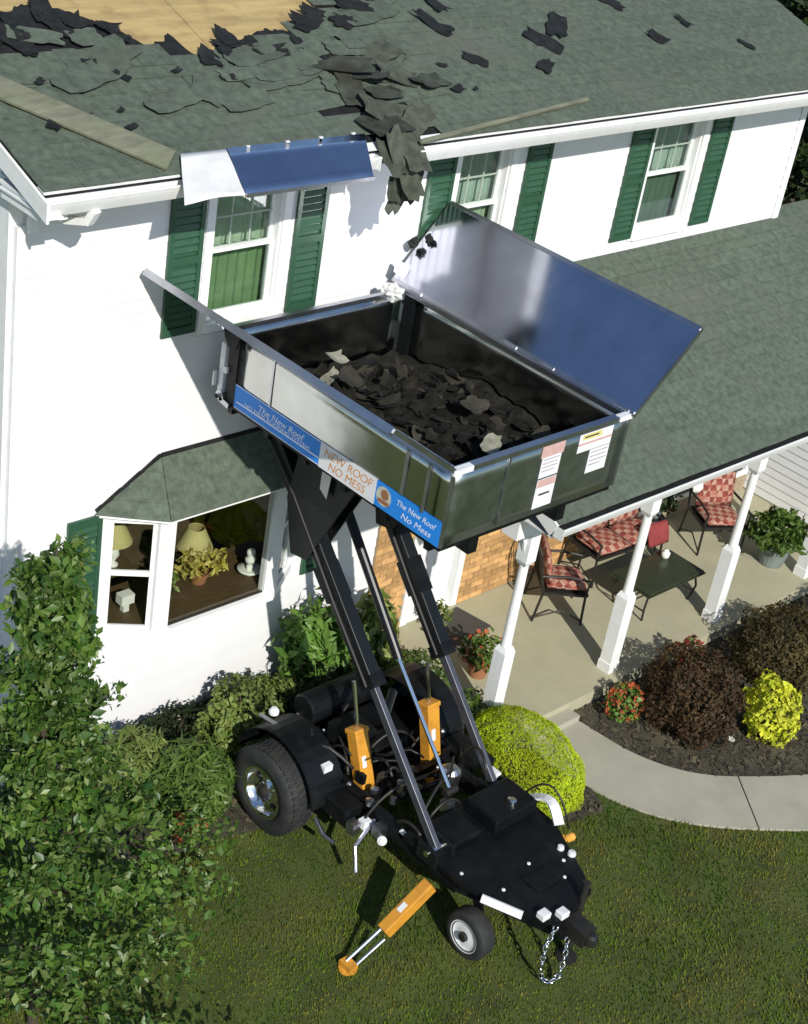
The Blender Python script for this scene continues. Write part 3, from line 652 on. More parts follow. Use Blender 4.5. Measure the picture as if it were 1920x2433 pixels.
# rooms behind the glass
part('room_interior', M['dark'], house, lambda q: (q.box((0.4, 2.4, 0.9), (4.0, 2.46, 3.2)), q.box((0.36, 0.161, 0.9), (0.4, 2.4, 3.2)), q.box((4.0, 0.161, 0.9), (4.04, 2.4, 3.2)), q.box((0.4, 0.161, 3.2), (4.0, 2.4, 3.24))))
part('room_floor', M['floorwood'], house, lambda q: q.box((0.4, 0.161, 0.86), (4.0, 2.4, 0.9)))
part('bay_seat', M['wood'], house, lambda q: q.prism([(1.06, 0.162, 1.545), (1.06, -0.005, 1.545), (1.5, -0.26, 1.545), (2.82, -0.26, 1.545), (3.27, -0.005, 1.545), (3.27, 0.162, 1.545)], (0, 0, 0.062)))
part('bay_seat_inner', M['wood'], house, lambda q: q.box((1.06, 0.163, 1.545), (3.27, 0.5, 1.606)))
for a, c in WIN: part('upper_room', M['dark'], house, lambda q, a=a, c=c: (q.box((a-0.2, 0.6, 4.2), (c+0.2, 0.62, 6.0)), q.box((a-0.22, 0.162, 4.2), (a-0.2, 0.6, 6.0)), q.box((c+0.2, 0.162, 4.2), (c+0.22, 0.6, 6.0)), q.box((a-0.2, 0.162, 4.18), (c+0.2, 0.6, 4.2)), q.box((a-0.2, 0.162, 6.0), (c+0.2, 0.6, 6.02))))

# ------------------------------------------------------------------ porch
PX0, PX1 = 4.30, 11.70
PGZ, PGY = 3.09, -2.40
PT = (4.285-PGZ)/(-PGY-0.02)
def pz(x, y): return 4.285-0.05*max(0, (10.57-x))/6.0*0+PT*(y+0.02)
PTH = math.atan(PT); PY = Vector((0, math.cos(PTH), math.sin(PTH))); PN = Vector((0, -math.sin(PTH), math.cos(PTH)))
def ppt(x, y, h=0.0): return Vector((x, y, pz(x, y)))+PN*h
porch_roof = part('porch_roof', M['felt'], house, lambda q: q.prism([ppt(PX0, PGY-0.02, -0.03), ppt(PX0, 0.0, -0.03), ppt(PX0, 0.0, 0), ppt(PX0, PGY-0.02, 0)], (PX1+2.5-PX0, 0, 0)))
r_ = 0; npsh = 0
while True:
    y = PGY-0.04+r_*0.172*math.cos(PTH)
    if y > -0.12: break
    x = PX0-(r_ % 2)*0.5-R.random()*0.1
    while x < 13.0:
        xa, xb = max(x, PX0-0.01), min(x+1.0, 13.5)
        if xb-xa > 0.1:
            mt_s = (xb-xa)
            a = R.gauss(0, 0.002); tl = 0.048
            X_ = UX*math.cos(a)+PY*math.sin(a); Y_ = PY*math.cos(a)-UX*math.sin(a); Y2 = Y_*math.cos(tl)-PN*math.sin(tl)
            inst('shingle', R.choice(SH), porch_roof, frame(X_*mt_s, Y2, X_.cross(Y2), ppt(xa, y, 0.016))); npsh += 1
        x += 1.0
    r_ += 1
part('wall_flashing', M['shingle'], house, lambda q: q.prism([ppt(PX0, -0.16, 0.016), ppt(14.0, -0.16, 0.016), ppt(14.0, -0.16, 0.023), ppt(PX0, -0.16, 0.023)], PY*0.15))
part('porch_fascia', M['trim'], house, lambda q: q.box((PX0, PGY, PGZ-0.17), (PX1+2.5, PGY+0.025, PGZ-0.035)))
part('porch_gutter', M['trim'], house, lambda q: gutter(q, PX0-0.02, PX1+2.4, PGY-0.001, PGZ-0.02))
part('gutter_shade_strip', M['felt'], house, lambda q: q.box((PX0, PGY-0.09, PGZ-0.06), (PX1+2.3, PGY-0.012, PGZ-0.035)))  # black strip stands in for the shade inside the open gutter
part('porch_rake', M['trim'], house, lambda q: q.prism([ppt(PX0-0.025, PGY-0.03, -0.15), ppt(PX0-0.025, -0.02, -0.15), ppt(PX0-0.025, -0.02, 0.0), ppt(PX0-0.025, PGY-0.03, 0.0)], (0.023, 0, 0)))
part('porch_beam', M['trim'], house, lambda q: q.box((PX0+0.05, -1.95, 2.62), (PX1, -1.75, 2.90)))
part('porch_ceiling', M['white'], house, lambda q: q.box((PX0, PGY+0.03, 2.905), (PX1, -0.02, 2.92)))
def post(x):
    y = -1.848
    def fn(q):
        def sq(h, z0, z1): q.box((x-h, y-h, z0), (x+h, y+h, z1))
        def fr(h0, h1, z0, z1):
            vs = [(x+i*h, y+j*h, z_) for h, z_ in ((h0, z0), (h1, z1)) for i, j in ((-1, -1), (1, -1), (1, 1), (-1, 1))]
            q.add(vs, [(0, 3, 2, 1), (4, 5, 6, 7), (0, 1, 5, 4), (1, 2, 6, 5), (2, 3, 7, 6), (3, 0, 4, 7)])
        sq(0.085, 0.18, 0.30); sq(0.076, 0.3005, 1.16); fr(0.076, 0.052, 1.1605, 1.22)
        vs = 16
        q.tube([(x, y, 1.2205), (x, y, 1.30), (x, y, 1.9), (x, y, 2.20)], [0.058, 0.054, 0.050, 0.048], 16)
        fr(0.050, 0.070, 2.2005, 2.25); sq(0.070, 2.2505, 2.62)
    return part('porch_post', M['trim'], house, fn)
for k in range(4): post(4.694+k*1.936)
def bracket(x, s):
    y = -1.848
    pts = [(x+s*0.071, y-0.015, 2.62), (x+s*0.071, y-0.015, 2.36)]+[(x+s*(0.071+0.24*(1-math.cos(t))), y-0.015, 2.36+0.26*math.sin(t)) for t in (0.4, 0.8, 1.2, 1.57)]
    b = MB(); b.prism(pts, (0, 0.03, 0)); b.build('post_bracket', M['trim'], house)
for k in range(4): bracket(4.694+k*1.936, -1)
pf = poly_sheet('porch_floor', [(4.62, -2.045), (12.0, -2.045), (12.0, 0.0), (4.62, 0.0)], 0.18, M['concrete'], 0.2)
ps = poly_sheet('porch_step', [(4.62, -2.046), (5.78, -2.046), (5.80, -2.20), (5.02, -2.20), (4.62, -2.1)], 0.10, M['walk'], 0.1)
# front of the house under the porch: brick, door, dark window
BR = (0.20, 0.062, 0.075, 0.0)
bm_ = MB(); bm_.box((0, 0, 0), (0.203, 0.04, 0.063)); BRM = bm_.mesh('brick', M['brick'])
brick_wall = part('brick_wall', M['mortar'], house, lambda q: (q.box((4.525, -0.030, 0.185), (5.09, -0.0005, 2.6)), q.box((6.0, -0.030, 0.185), (8.15, -0.0005, 1.32)), q.box((8.15, -0.030, 0.185), (11.68, -0.0005, 0.42)), q.box((6.0, -0.03, 1.32), (6.9, -0.0005, 2.6))))
nb = 0
def bricks(x0, x1, z0, z1):
    global nb
    z = z0; k = 0
    while z+0.06 < z1:
        x = x0-(0.107 if k % 2 else 0)
        while x < x1:
            a, c = max(x, x0), min(x+0.203, x1)
            if c-a > 0.05 and nb < 298:
                inst('brick', BRM, brick_wall, frame((( c-a)/0.203, 0, 0), (0, 1, 0), (0, 0, 1), (a, -0.040+R.uniform(-0.003, 0.003), z))); nb += 1
            x += 0.214
        z += 0.0745; k += 1
bricks(6.0, 7.1, 0.19, 1.40); bricks(4.53, 5.09, 0.19, 2.0); bricks(7.1, 8.15, 0.19, 1.32)
door = part('front_door', M['white'], house, lambda q: (q.box((5.21, 0.05, 0.22), (5.90, 0.09, 2.28)), q.box((5.28, 0.042, 0.35), (5.52, 0.05, 1.05)), q.box((5.59, 0.042, 0.35), (5.83, 0.05, 1.05)), q.box((5.28, 0.042, 1.2), (5.52, 0.05, 2.1)), q.box((5.59, 0.042, 1.2), (5.83, 0.05, 2.1))))
part('door_frame', M['trim'], house, lambda q: (q.box((5.095, -0.045, 0.185), (5.20, 0.12, 2.3)), q.box((5.905, -0.045, 0.185), (5.995, 0.12, 2.3)), q.box((5.095, -0.045, 2.3005), (5.995, 0.12, 2.40)), q.box((5.2005, -0.03, 0.185), (5.9045, 0.12, 0.215))))
part('door_knob', M['chrome'], door, lambda q: q.lathe((5.84, 0.05, 1.13), (0, -1, 0), [(0, 0.012), (0.03, 0.012), (0.035, 0.03), (0.06, 0.028), (0.07, 0.001)], 14))
pw = part('porch_window', M['trim'], house, lambda q: (q.box((8.155, -0.045, 0.425), (11.66, -0.0005, 0.50)), q.box((8.155, -0.045, 1.9), (11.66, -0.0005, 2.0)), q.box((8.155, -0.045, 0.5005), (8.23, -0.0005, 1.8995)), q.box((11.58, -0.045, 0.5005), (11.66, -0.0005, 1.8995))))
for k in range(3):
    x0 = 8.24+k*1.115
    part('porch_pane', M['darkglass'], pw, lambda q, x0=x0: q.box((x0, -0.022, 0.505), (x0+1.07, -0.012, 1.895)))
    if k: part('porch_mullion', M['trim'], pw, lambda q, x0=x0: q.box((x0-0.043, -0.043, 0.5005), (x0-0.002, -0.0005, 1.8995)))
# wing at the porch's right end
wing = thing('house_wing', (11.7, -1, 0), 'pale grey lap sided wing closing the right end of the porch', 'house wing')
part('wing_wall', M['white'], wing, lambda q: q.box((11.7+0.001, -3.4, 0), (14.6, 0.0, 2.89)))
z = 0.2
while z < 2.85:
    b = MB(); h = min(0.13, 2.88-z)
    b.prism([(11.70, -3.4, z), (11.68, -3.4, z), (11.693, -3.4, z+h), (11.70, -3.4, z+h)][::-1], (0, 3.39, 0)); b.build('clapboard', M['white'], wing); z += 0.118

# ------------------------------------------------------------------ roofing trailer with raised dump bed
TR = thing('roofing_trailer', (2.98, -2.6, 0), 'black roofing trailer on the lawn with its dump bed raised to the eaves', 'trailer')
BX0, BX1, BY0, BY1, BZ0, BZ1 = 1.934, 4.003, -3.083, -0.23, 3.93, 4.603
T_ = 0.012
bed = part('dump_bed', M['black'], TR, lambda q: (q.box((BX0+0.02, BY0+0.02, BZ0-0.05), (BX1-0.02, BY1, BZ0+0.004)), [q.box((BX0+0.05, y-0.03, BZ0-0.13), (BX1-0.05, y+0.03, BZ0-0.0505)) for y in (-2.9, -2.4, -1.9, -1.4, -0.9, -0.4)], [q.box((x-0.05, BY0+0.1, BZ0-0.26), (x+0.05, BY1-0.05, BZ0-0.1305)) for x in (2.45, 3.5)]) and None)
def wallpanel(q, p0, p1, z0, z1, nrm):
    """sheet with slight oil-canning, outward normal nrm, built with thickness"""
    p0, p1, nrm = Vector(p0), Vector(p1), Vector(nrm); n, mz = 16, 6; vs = []; fs = []
    for s in (0, 1):
        for j in range(mz+1):
            for i in range(n+1):
                u, v = i/n, j/mz; c = p0.lerp(p1, u)
                wv = 0.004*noise.noise((c.x*1.6+9, c.y*1.6, v*1.5))*math.sin(math.pi*v)
                vs.append(Vector((c.x, c.y, z0+(z1-z0)*v))+nrm*(wv-s*T_))
    k = (n+1)*(mz+1)
    for j in range(mz):
        for i in range(n):
            a = j*(n+1)+i; fs.append((a, a+1, a+n+2, a+n+1)); fs.append((k+a, k+a+n+1, k+a+n+2, k+a+1))
    for i in range(n): fs.append((i, k+i, k+i+1, i+1)); t = mz*(n+1)+i; fs.append((t, t+1, k+t+1, k+t))
    for j in range(mz):
        a = j*(n+1); fs.append((a, a+n+1, k+a+n+1, k+a)); a += n; fs.append((a, k+a, k+a+n+1, a+n+1))
    q.add(vs, fs)
def sidewall(name, p0, p1, nrm, mt='steel'): return part(name, M[mt], bed, lambda q: wallpanel(q, p0, p1, BZ0, BZ1-0.03, nrm), smooth=True)
sidewall('side_panel', (BX0, BY0+0.02, 0), (BX0, -0.50, 0), (-1, 0, 0)); sidewall('side_panel', (BX1, -0.50, 0), (BX1, BY0+0.02, 0), (1, 0, 0))
sidewall('front_panel', (BX1-0.02, BY0, 0), (BX0+0.02, BY0, 0), (0, -1, 0), 'steel_reflect_dark')
part('corner_post', M['black'], bed, lambda q: (q.box((BX0-0.004, -0.495, BZ0-0.02), (BX0+0.05, -0.37, BZ1-0.03)), q.box((BX1-0.05, -0.495, BZ0-0.02), (BX1+0.004, -0.37, BZ1-0.03))))
part('corner_trim', M['rail'], bed, lambda q: (q.box((BX0-0.006, BY0-0.006, BZ0), (BX0+0.02, BY0+0.02, BZ1-0.03)), q.box((BX1-0.02, BY0-0.006, BZ0), (BX1+0.006, BY0+0.02, BZ1-0.03))))
# tailgate at the wall end: sheet with white edge strip and hinge hardware
part('tailgate', M['steel'], bed, lambda q: wallpanel(q, (BX0+0.03, -0.30, 0), (BX1-0.03, -0.30, 0), BZ0, BZ1-0.06, (0, 1, 0)), smooth=True)
part('tailgate_edge', M['rim'], bed, lambda q: (q.box((BX0-0.015, -0.335, BZ0+0.06), (BX0+0.03, -0.275, BZ1-0.16)), q.box((BX0-0.03, -0.335, BZ0+0.26), (BX0+0.02, -0.39, BZ0+0.32)), q.box((BX0-0.06, -0.27, BZ0+0.1), (BX0-0.03, -0.25, BZ0+0.24))))
part('latch', M['rail'], bed, lambda q: (q.lathe((BX0-0.03, -0.33, BZ0+0.03), (-1, 0, 0), [(-0.05, 0.05), (0.0, 0.05), (0.0, 0.02), (0.03, 0.02)], 14), q.beam((BX0-0.01, -0.33, BZ0+0.0), (BX0-0.01, -0.46, BZ0-0.02), 0.04, 0.05)))
part('hinge_cover', M['black'], bed, lambda q: q.prism([(BX0-0.012, -0.27, BZ1-0.02), (BX0-0.012, -0.50, BZ1-0.02), (BX0-0.012, -0.46, BZ1-0.16), (BX0-0.012, -0.36, BZ1-0.17), (BX0-0.012, -0.30, BZ1-0.10)], (0.06, 0, 0)))
# rim rails
part('rim_rail', M['rail'], bed, lambda q: (q.box((BX0-0.012, BY0-0.012, BZ1-0.0295), (BX1+0.012, BY0+0.055, BZ1+0.012)),))
part('rim_rail', M['rail'], bed, lambda q: (q.box((BX0-0.012, BY0+0.0555, BZ1-0.0295), (BX0+0.055, -0.24, BZ1+0.010)),))
part('rim_rail', M['rail'], bed, lambda q: (q.box((BX1-0.055, BY0+0.0555, BZ1-0.0295), (BX1+0.012, -0.24, BZ1+0.010)),))
part('rim_rail', M['rail'], bed, lambda q: (q.box((BX0+0.06, -0.315, BZ1-0.0595), (BX1-0.06, -0.265, BZ1-0.02)),))
part('rim_cap', M['rim'], bed, lambda q: (q.box((BX0-0.016, BY0-0.018, BZ1-0.03), (BX0+0.19, BY0+0.04, BZ1+0.0165)), q.box((BX1-0.15, BY0-0.018, BZ1-0.03), (BX1+0.016, BY0+0.04, BZ1+0.0165))))
part('bed_rib', M['rail'], bed, lambda q: (q.box((BX0-0.009, -0.97, BZ0+0.22), (BX0-0.0045, -0.95, BZ1-0.03)), q.box((BX0-0.016, -2.62, BZ0+0.23), (BX0-0.004, -2.585, BZ1-0.05)), q.box((BX0-0.016, -2.86, BZ0+0.2), (BX0-0.004, -2.83, BZ1-0.05))))
part('front_rib', M['rail'], bed, lambda q: [q.box((2.535, BY0-0.012, z0), (2.562, BY0-0.004, z1)) for z0, z1 in ((3.95, 4.08), (4.13, 4.3), (4.36, 4.57))] and None)
# lids: hinged along the long rims and folded outward
def lid(name, hx, s, ang, y0, y1, w_, y1o=None):
    y1o = y1 if y1o is None else y1o
    d = Vector((s*math.cos(ang), 0, math.sin(ang))); n = Vector((-s*math.sin(ang), 0, math.cos(ang)))
    h0, h1 = Vector((hx, y0, BZ1+0.022)), Vector((hx, y1, BZ1+0.022)); o0, o1 = h0+d*w_, Vector((hx, y1o, BZ1+0.022))+d*w_
    def fn(q):
        nn, mm = 18, 6; vs = []
        for t in (0.0, -0.006):
            for j in range(mm+1):
                for i in range(nn+1):
                    u, v = i/nn, j/mm; c = h0.lerp(h1, u).lerp(o0.lerp(o1, u), v); vs.append(c+n*(t+0.004*noise.noise((c.x*1.3, c.y*1.3, 4))))
        k = (nn+1)*(mm+1); fs = []
        for j in range(mm):
            for i in range(nn):
                a = j*(nn+1)+i; fs += [(a, a+1, a+nn+2, a+nn+1), (k+a, k+a+nn+1, k+a+nn+2, k+a+1)]
        q.add(vs, fs)
    L = part(name, M['mirror'], bed, fn, smooth=True)
    part(name+'_edge', M['rail'], bed, lambda q: (q.beam(o0-n*0.025, o1-n*0.025, 0.04, 0.06, up=n), q.beam(h0-n*0.02, o0-n*0.02, 0.024, 0.034, up=n), q.beam(h1-n*0.02, o1-n*0.02, 0.024, 0.034, up=n), q.beam(h0-n*0.025, h1-n*0.025, 0.04, 0.06, up=n)))
    part(name+'_hinge', M['rail'], bed, lambda q: [q.tube([(hx, y, BZ1+0.016), (hx, y+0.16, BZ1+0.016)], 0.018, 8) for y in (y0+0.05, y0+0.9, y0+1.35, y1-0.4)] and None)
    return L
lid('lid', BX0+0.01, -1, math.radians(35.5), BY0-0.0, -0.10, 0.90)
lid('lid', BX1-0.005, 1, math.radians(45.0), BY0-0.03, -0.14, 0.92, -0.10)
# decal band with its printing
DX = BX0-0.0065
part('decal', M['blue'], bed, lambda q: (q.box((DX, -1.635, 3.925), (BX0-0.0045, -0.505, 4.148)), q.box((DX, -3.065, 3.925), (BX0-0.0045, -2.325, 4.148))))
part('decal_panel', M['sticker'], bed, lambda q: q.box((DX-0.001, -2.322, 3.920), (BX0-0.0045, -1.638, 4.152)))
part('decal_stripe', M['letter'], bed, lambda q: (q.box((DX-0.001, -1.63, 3.985), (DX-0.0002, -0.54, 3.997)), q.box((DX-0.001, -1.63, 4.139), (DX-0.0002, -0.51, 4.146)), q.box((DX-0.001, -1.63, 3.927), (DX-0.0002, -0.51, 3.934))))
def text(body, mat, parent, origin, right, up, size, name='lettering', shear=0.0, sx=1.0):
    cu = bpy.data.curves.new(name, 'FONT'); cu.body = body; cu.size = size; cu.extrude = 0.0006; cu.shear = shear; cu.align_x = 'CENTER'; cu.align_y = 'CENTER'
    tmp = bpy.data.objects.new('tmp', cu); COL.objects.link(tmp); me = bpy.data.meshes.new_from_object(tmp.evaluated_get(bpy.context.evaluated_depsgraph_get())); bpy.data.objects.remove(tmp); bpy.data.curves.remove(cu)
    me.materials.clear(); me.materials.append(mat); o = bpy.data.objects.new(name, me); COL.objects.link(o); o['kind'] = 'stuff'
    r_, u_ = Vector(right).normalized(), Vector(up).normalized(); O = ORIGIN[parent.name]; o.parent = parent
    o.matrix_local = frame(r_*sx, u_, r_.cross(u_), Vector(origin)-Vector(O)); return o
RY, UZ = (0, -1, 0), (0, 0, 1)
text('The New Roof', M['letter'], bed, (DX-0.0016, -1.12, 4.066), RY, UZ, 0.085, shear=0.2, sx=1.15)
text('NO MESS ROOFING SYSTEM', M['letter'], bed, (DX-0.0016, -1.08, 4.015), RY, UZ, 0.046, sx=1.5)
text('NEW ROOF', M['oletter'], bed, (DX-0.0026, -1.98, 4.078), RY, UZ, 0.105, shear=0.2, sx=1.05)
text('NO MESS', M['oletter'], bed, (DX-0.0026, -1.98, 3.982), RY, UZ, 0.105, shear=0.2, sx=1.05)
text('The New Roof', M['letter'], bed, (DX-0.0016, -2.78, 4.070), RY, UZ, 0.072, shear=0.25)
text('No Mess', M['letter'], bed, (DX-0.0016, -2.80, 3.985), RY, UZ, 0.078, shear=0.25, sx=1.2)
part('decal_emblem', M['paper'], bed, lambda q: q.lathe((DX, -2.42, 4.04), (-1, 0, 0), [(-0.001, 0.085), (0.0006, 0.085), (0.0008, 0.0)], 20))
part('decal_emblem_mark', M['pot'], bed, lambda q: (q.lathe((DX-0.001, -2.43, 4.06), (-1, 0, 0), [(-0.0004, 0.045), (0.0006, 0.045), (0.0008, 0.0)], 16), q.box((DX-0.0016, -2.49, 3.975), (DX-0.0008, -2.36, 4.01))))
# safety stickers on the front panel
FY = BY0-0.0045
def stick(x0, x1, z0, z1, mat, k=1): part('warning_sticker', mat, bed, lambda q: q.box((x0, FY-0.0008*k, z0), (x1, FY, z1)))
stick(2.95, 3.18, 4.27, 4.56, M['sticker']); stick(2.93, 3.20, 4.46, 4.565, M['stickerred'], 2); stick(2.95, 3.18, 3.985, 4.255, M['sticker']); stick(2.955, 3.175, 4.18, 4.25, M['stickerred'], 2); stick(3.00, 3.13, 4.10, 4.118, M['ink'], 3)
stick(3.38, 3.80, 4.39, 4.56, M['sticker']); stick(3.42, 3.66, 4.50, 4.55, M['stickeryel'], 2); stick(3.44, 3.62, 4.518, 4.532, M['ink'], 3); stick(3.55, 3.80, 4.16, 4.385, M['sticker']); stick(3.38, 3.80, 4.455, 4.475, M['stickerred'], 2)
for i, (x0, x1, zt) in enumerate(((2.97, 3.16, 4.43), (2.97, 3.14, 4.395), (2.97, 3.15, 4.36), (2.97, 3.12, 4.325), (3.57, 3.78, 4.35), (3.57, 3.76, 4.31), (3.57, 3.78, 4.27), (3.57, 3.72, 4.23))):
    part('sticker_line', M['stickergrey'], bed, lambda q: q.box((x0, FY-0.0018, zt), (x1, FY-0.0009, zt+0.010)))
part('pivot_mount', M['boom'], bed, lambda q: [ (q.prism([(x-0.09, -0.98, 3.80), (x-0.09, -1.80, 3.80), (x-0.09, -1.50, 3.20), (x-0.09, -1.22, 2.62), (x-0.09, -1.0, 2.58), (x-0.09, -0.86, 3.1)], (0.02, 0, 0)), q.prism([(x+0.07, -0.98, 3.80), (x+0.07, -1.80, 3.80), (x+0.07, -1.50, 3.20), (x+0.07, -1.22, 2.62), (x+0.07, -1.0, 2.58), (x+0.07, -0.86, 3.1)], (0.02, 0, 0)), q.box((x-0.07, -1.5, 3.72), (x+0.07, -0.35, 3.80))) for x in (2.45, 3.5)] and None)
part('mount_plate', M['rail'], bed, lambda q: q.prism([(2.33, -1.30, 3.60), (2.33, -1.42, 3.60), (2.33, -1.40, 3.36), (2.33, -1.30, 3.42)], (-0.012, 0, 0)))

# chassis
def frame_rails(q):
    for x in (2.45, 3.5): q.box((x-0.05, -3.6, 0.50), (x+0.05, -1.05, 0.64))
    for y in (-3.45, -2.9, -2.3, -1.7, -1.1): q.box((2.5005, y-0.04, 0.515), (3.4495, y+0.04, 0.625))
    q.beam((2.47, -3.55, 0.55), (2.90, -4.50, 0.50), 0.09, 0.12); q.beam((3.48, -3.55, 0.55), (3.04, -4.50, 0.50), 0.09, 0.12)
    q.box((1.72+0.2, -1.60, 0.40), (4.04, -1.48, 0.50)); q.box((2.1, -1.75, 0.44), (2.40, -1.35, 0.62)); q.box((3.55, -1.75, 0.44), (3.85, -1.35, 0.62))
part('chassis_frame', M['black'], TR, frame_rails)
dk = [(2.36, -2.95), (2.36, -3.72), (2.68, -4.42), (2.76, -4.50), (3.28, -4.40), (3.40, -4.18), (3.66, -3.62), (3.70, -3.0), (3.55, -2.9)]
deck = part('deck_plate', M['black'], TR, lambda q: q.prism([(x, y, 0.655) for x, y in dk], (0, 0, 0.05)))
part('deck_rivet', M['rim'], deck, lambda q: [q.lathe((x, y, 0.705), (0, 0, 1), [(0, 0.018), (0.008, 0.016), (0.012, 0.0)], 10) for x, y in ((2.5, -3.2), (2.45, -3.6), (2.62, -3.95), (3.2, -4.15), (3.35, -4.0), (3.05, -3.85))] and None)
eng = part('engine_cover', M['black'], TR, lambda q: (q.box((3.05, -3.42, 0.7055), (3.60, -3.02, 0.86))), bevel=0.02)
part('filler_cap', M['chrome'], eng, lambda q: q.lathe((3.36, -3.30, 0.86), (0, 0, 1), [(0, 0.045), (0.03, 0.045), (0.04, 0.03), (0.042, 0.0)], 16))
part('tool_box', M['black'], TR, lambda q: (q.box((2.60, -3.35, 0.7055), (2.95, -3.0, 0.77)), q.box((2.85, -4.15, 0.7055), (3.15, -3.95, 0.722))), bevel=0.015)
part('reflector_strip', M['sticker'], TR, lambda q: q.beam((2.40, -3.90, 0.69), (2.56, -4.24, 0.68), 0.02, 0.075, up=(0.3, 0, 1)))
part('coupler', M['iron'], TR, lambda q: (q.box((2.90, -4.68, 0.46), (3.06, -4.44, 0.62)), q.lathe((2.98, -4.70, 0.50), (0, 0, 1), [(0, 0.06), (0.08, 0.06), (0.10, 0.03), (0.105, 0)], 14), q.tube([(3.13, -4.42, 0.9), (3.13, -4.42, 0.12)], 0.035, 12), q.lathe((3.13, -4.42, 0.0), (0, 0, 1), [(0.0, 0.10), (0.02, 0.10), (0.03, 0.04), (0.12, 0.04)], 16)))
part('tongue_lamp', M['rim'], TR, lambda q: (q.box((2.62, -4.42, 0.705), (2.72, -4.33, 0.77)), q.box((2.77, -4.50, 0.705), (2.87, -4.41, 0.77))), bevel=0.01)
ch = bpy.data.objects.new('safety_chain', None); COL.objects.link(ch); ch.parent = TR; ORIGIN[ch.name] = ORIGIN['roofing_trailer']
def chain(pts):
    P = [Vector(p) for p in pts]; k = 0; rr = 0.011
    for i in range(len(P)-1):
        d = P[i+1]-P[i]; n = max(1, int(d.length/0.052))
        for j in range(n):
            c = P[i]+d*((j+0.5)/n); u = d.normalized(); s_ = u.cross(Vector((0, 0, 1))); s_ = s_.normalized() if s_.length > 0.1 else Vector((1, 0, 0)); t_ = u.cross(s_)
            if k % 2: s_ = t_
            ring = [c+u*(0.036*math.cos(a))+s_*(0.021*math.sin(a)) for a in [2*math.pi*q_/10 for q_ in range(11)]]
            b = MB(); b.tube(ring, rr*0.85, 6, cap=False); o = b.build('chain_link', M['chrome'], ch, smooth=True); k += 1
chain([(2.78, -4.46, 0.62), (2.70, -4.46, 0.42), (2.68, -4.48, 0.2), (2.70, -4.5, 0.06), (2.76, -4.56, 0.03), (2.84, -4.58, 0.10), (2.88, -4.56, 0.28), (2.90, -4.52, 0.46)])
# wheels
def wheel(x, y, z, r, w_, s, big):
    W = part('wheel', M['rubber'], TR, lambda q: q.lathe((x, y, z), (s, 0, 0), [(-w_/2, r*0.62), (-w_/2, r*0.86), (-w_*0.42, r*0.96), (-w_*0.30, r), (w_*0.30, r), (w_*0.42, r*0.96), (w_/2, r*0.86), (w_*0.52, r*0.74), (w_*0.48, r*0.60), (w_*0.30, r*0.56)], 40), smooth=True)
    if big:
        n = 44; b = MB()
        for k in range(n):
            for row, sg in ((-0.26, 1), (0.0, -1), (0.26, 1)):
                t = 2*math.pi*(k+(0.5 if row == 0 else 0))/n; c = Vector((x+row*w_, y+math.cos(t)*r, z+math.sin(t)*r))
                rad = Vector((0, math.cos(t), math.sin(t))); tg = Vector((0, -math.sin(t), math.cos(t)))
                b.obox(c, Vector((w_*0.11, 0, 0))+tg*0.006*sg, tg*(math.pi*r/n*0.62), rad*0.009)
        tr = b.build('tread', M['rubber'], W); tr['kind'] = 'stuff'
        part('rim', M['chrome'], W, lambda q: (q.lathe((x, y, z), (s, 0, 0), [(w_*0.49, r*0.60), (w_*0.50, r*0.57), (w_*0.40, r*0.53), (w_*0.20, r*0.50), (w_*0.14, r*0.40), (w_*0.22, r*0.24), (w_*0.30, r*0.22), (w_*0.30, 0.0)], 32)), smooth=True)
        part('hub', M['iron'], W, lambda q: q.lathe((x, y, z), (s, 0, 0), [(w_*0.28, r*0.15), (w_*0.48, r*0.14), (w_*0.52, r*0.10), (w_*0.53, 0.0)], 18))
        def hand(q):
            for k in range(8):
                t = 2*math.pi*k/8+0.3; c = Vector((x+s*w_*0.165, y+math.cos(t)*r*0.385, z+math.sin(t)*r*0.385)); q.lathe(c, (s, 0, 0), [(0, r*0.062), (0.012, r*0.062), (0.0125, 0.0)], 12)
        part('rim_opening', M['iron'], W, hand)
        part('lug_nut', M['chrome'], W, lambda q: [q.lathe((x+s*w_*0.29, y+math.cos(t)*r*0.185, z+math.sin(t)*r*0.185), (s, 0, 0), [(0, 0.016), (0.03, 0.014), (0.035, 0)], 8) for t in [2*math.pi*k/8 for k in range(8)]] and None)
    else:
        part('rim', M['rim'], W, lambda q: q.lathe((x, y, z), (s, 0, 0), [(w_*0.5, r*0.68), (w_*0.50, r*0.64), (w_*0.44, r*0.60), (w_*0.40, r*0.42), (w_*0.44, r*0.28), (w_*0.46, 0.0)], 28), smooth=True)
        part('hub', M['iron'], W, lambda q: q.lathe((x, y, z), (s, 0, 0), [(w_*0.44, r*0.2), (w_*0.62, r*0.18), (w_*0.64, 0.0)], 16))
wheel(1.99, -1.60, 0.435, 0.435, 0.30, -1, True); wheel(3.97, -1.60, 0.435, 0.435, 0.30, 1, True)
wheel(2.42, -3.86, 0.235, 0.235, 0.18, -1, False); wheel(3.58, -3.86, 0.235, 0.235, 0.18, 1, False)
part('caster_fork', M['black'], TR, lambda q: (q.beam((2.54, -3.86, 0.26), (2.54, -3.70, 0.65), 0.03, 0.1, up=(0, 1, 0)), q.beam((3.46, -3.86, 0.26), (3.46, -3.70, 0.65), 0.03, 0.1, up=(0, 1, 0)), q.tube([(2.36, -3.86, 0.265), (2.56, -3.86, 0.265)], 0.025, 10), q.tube([(3.44, -3.86, 0.265), (3.64, -3.86, 0.265)], 0.025, 10)))
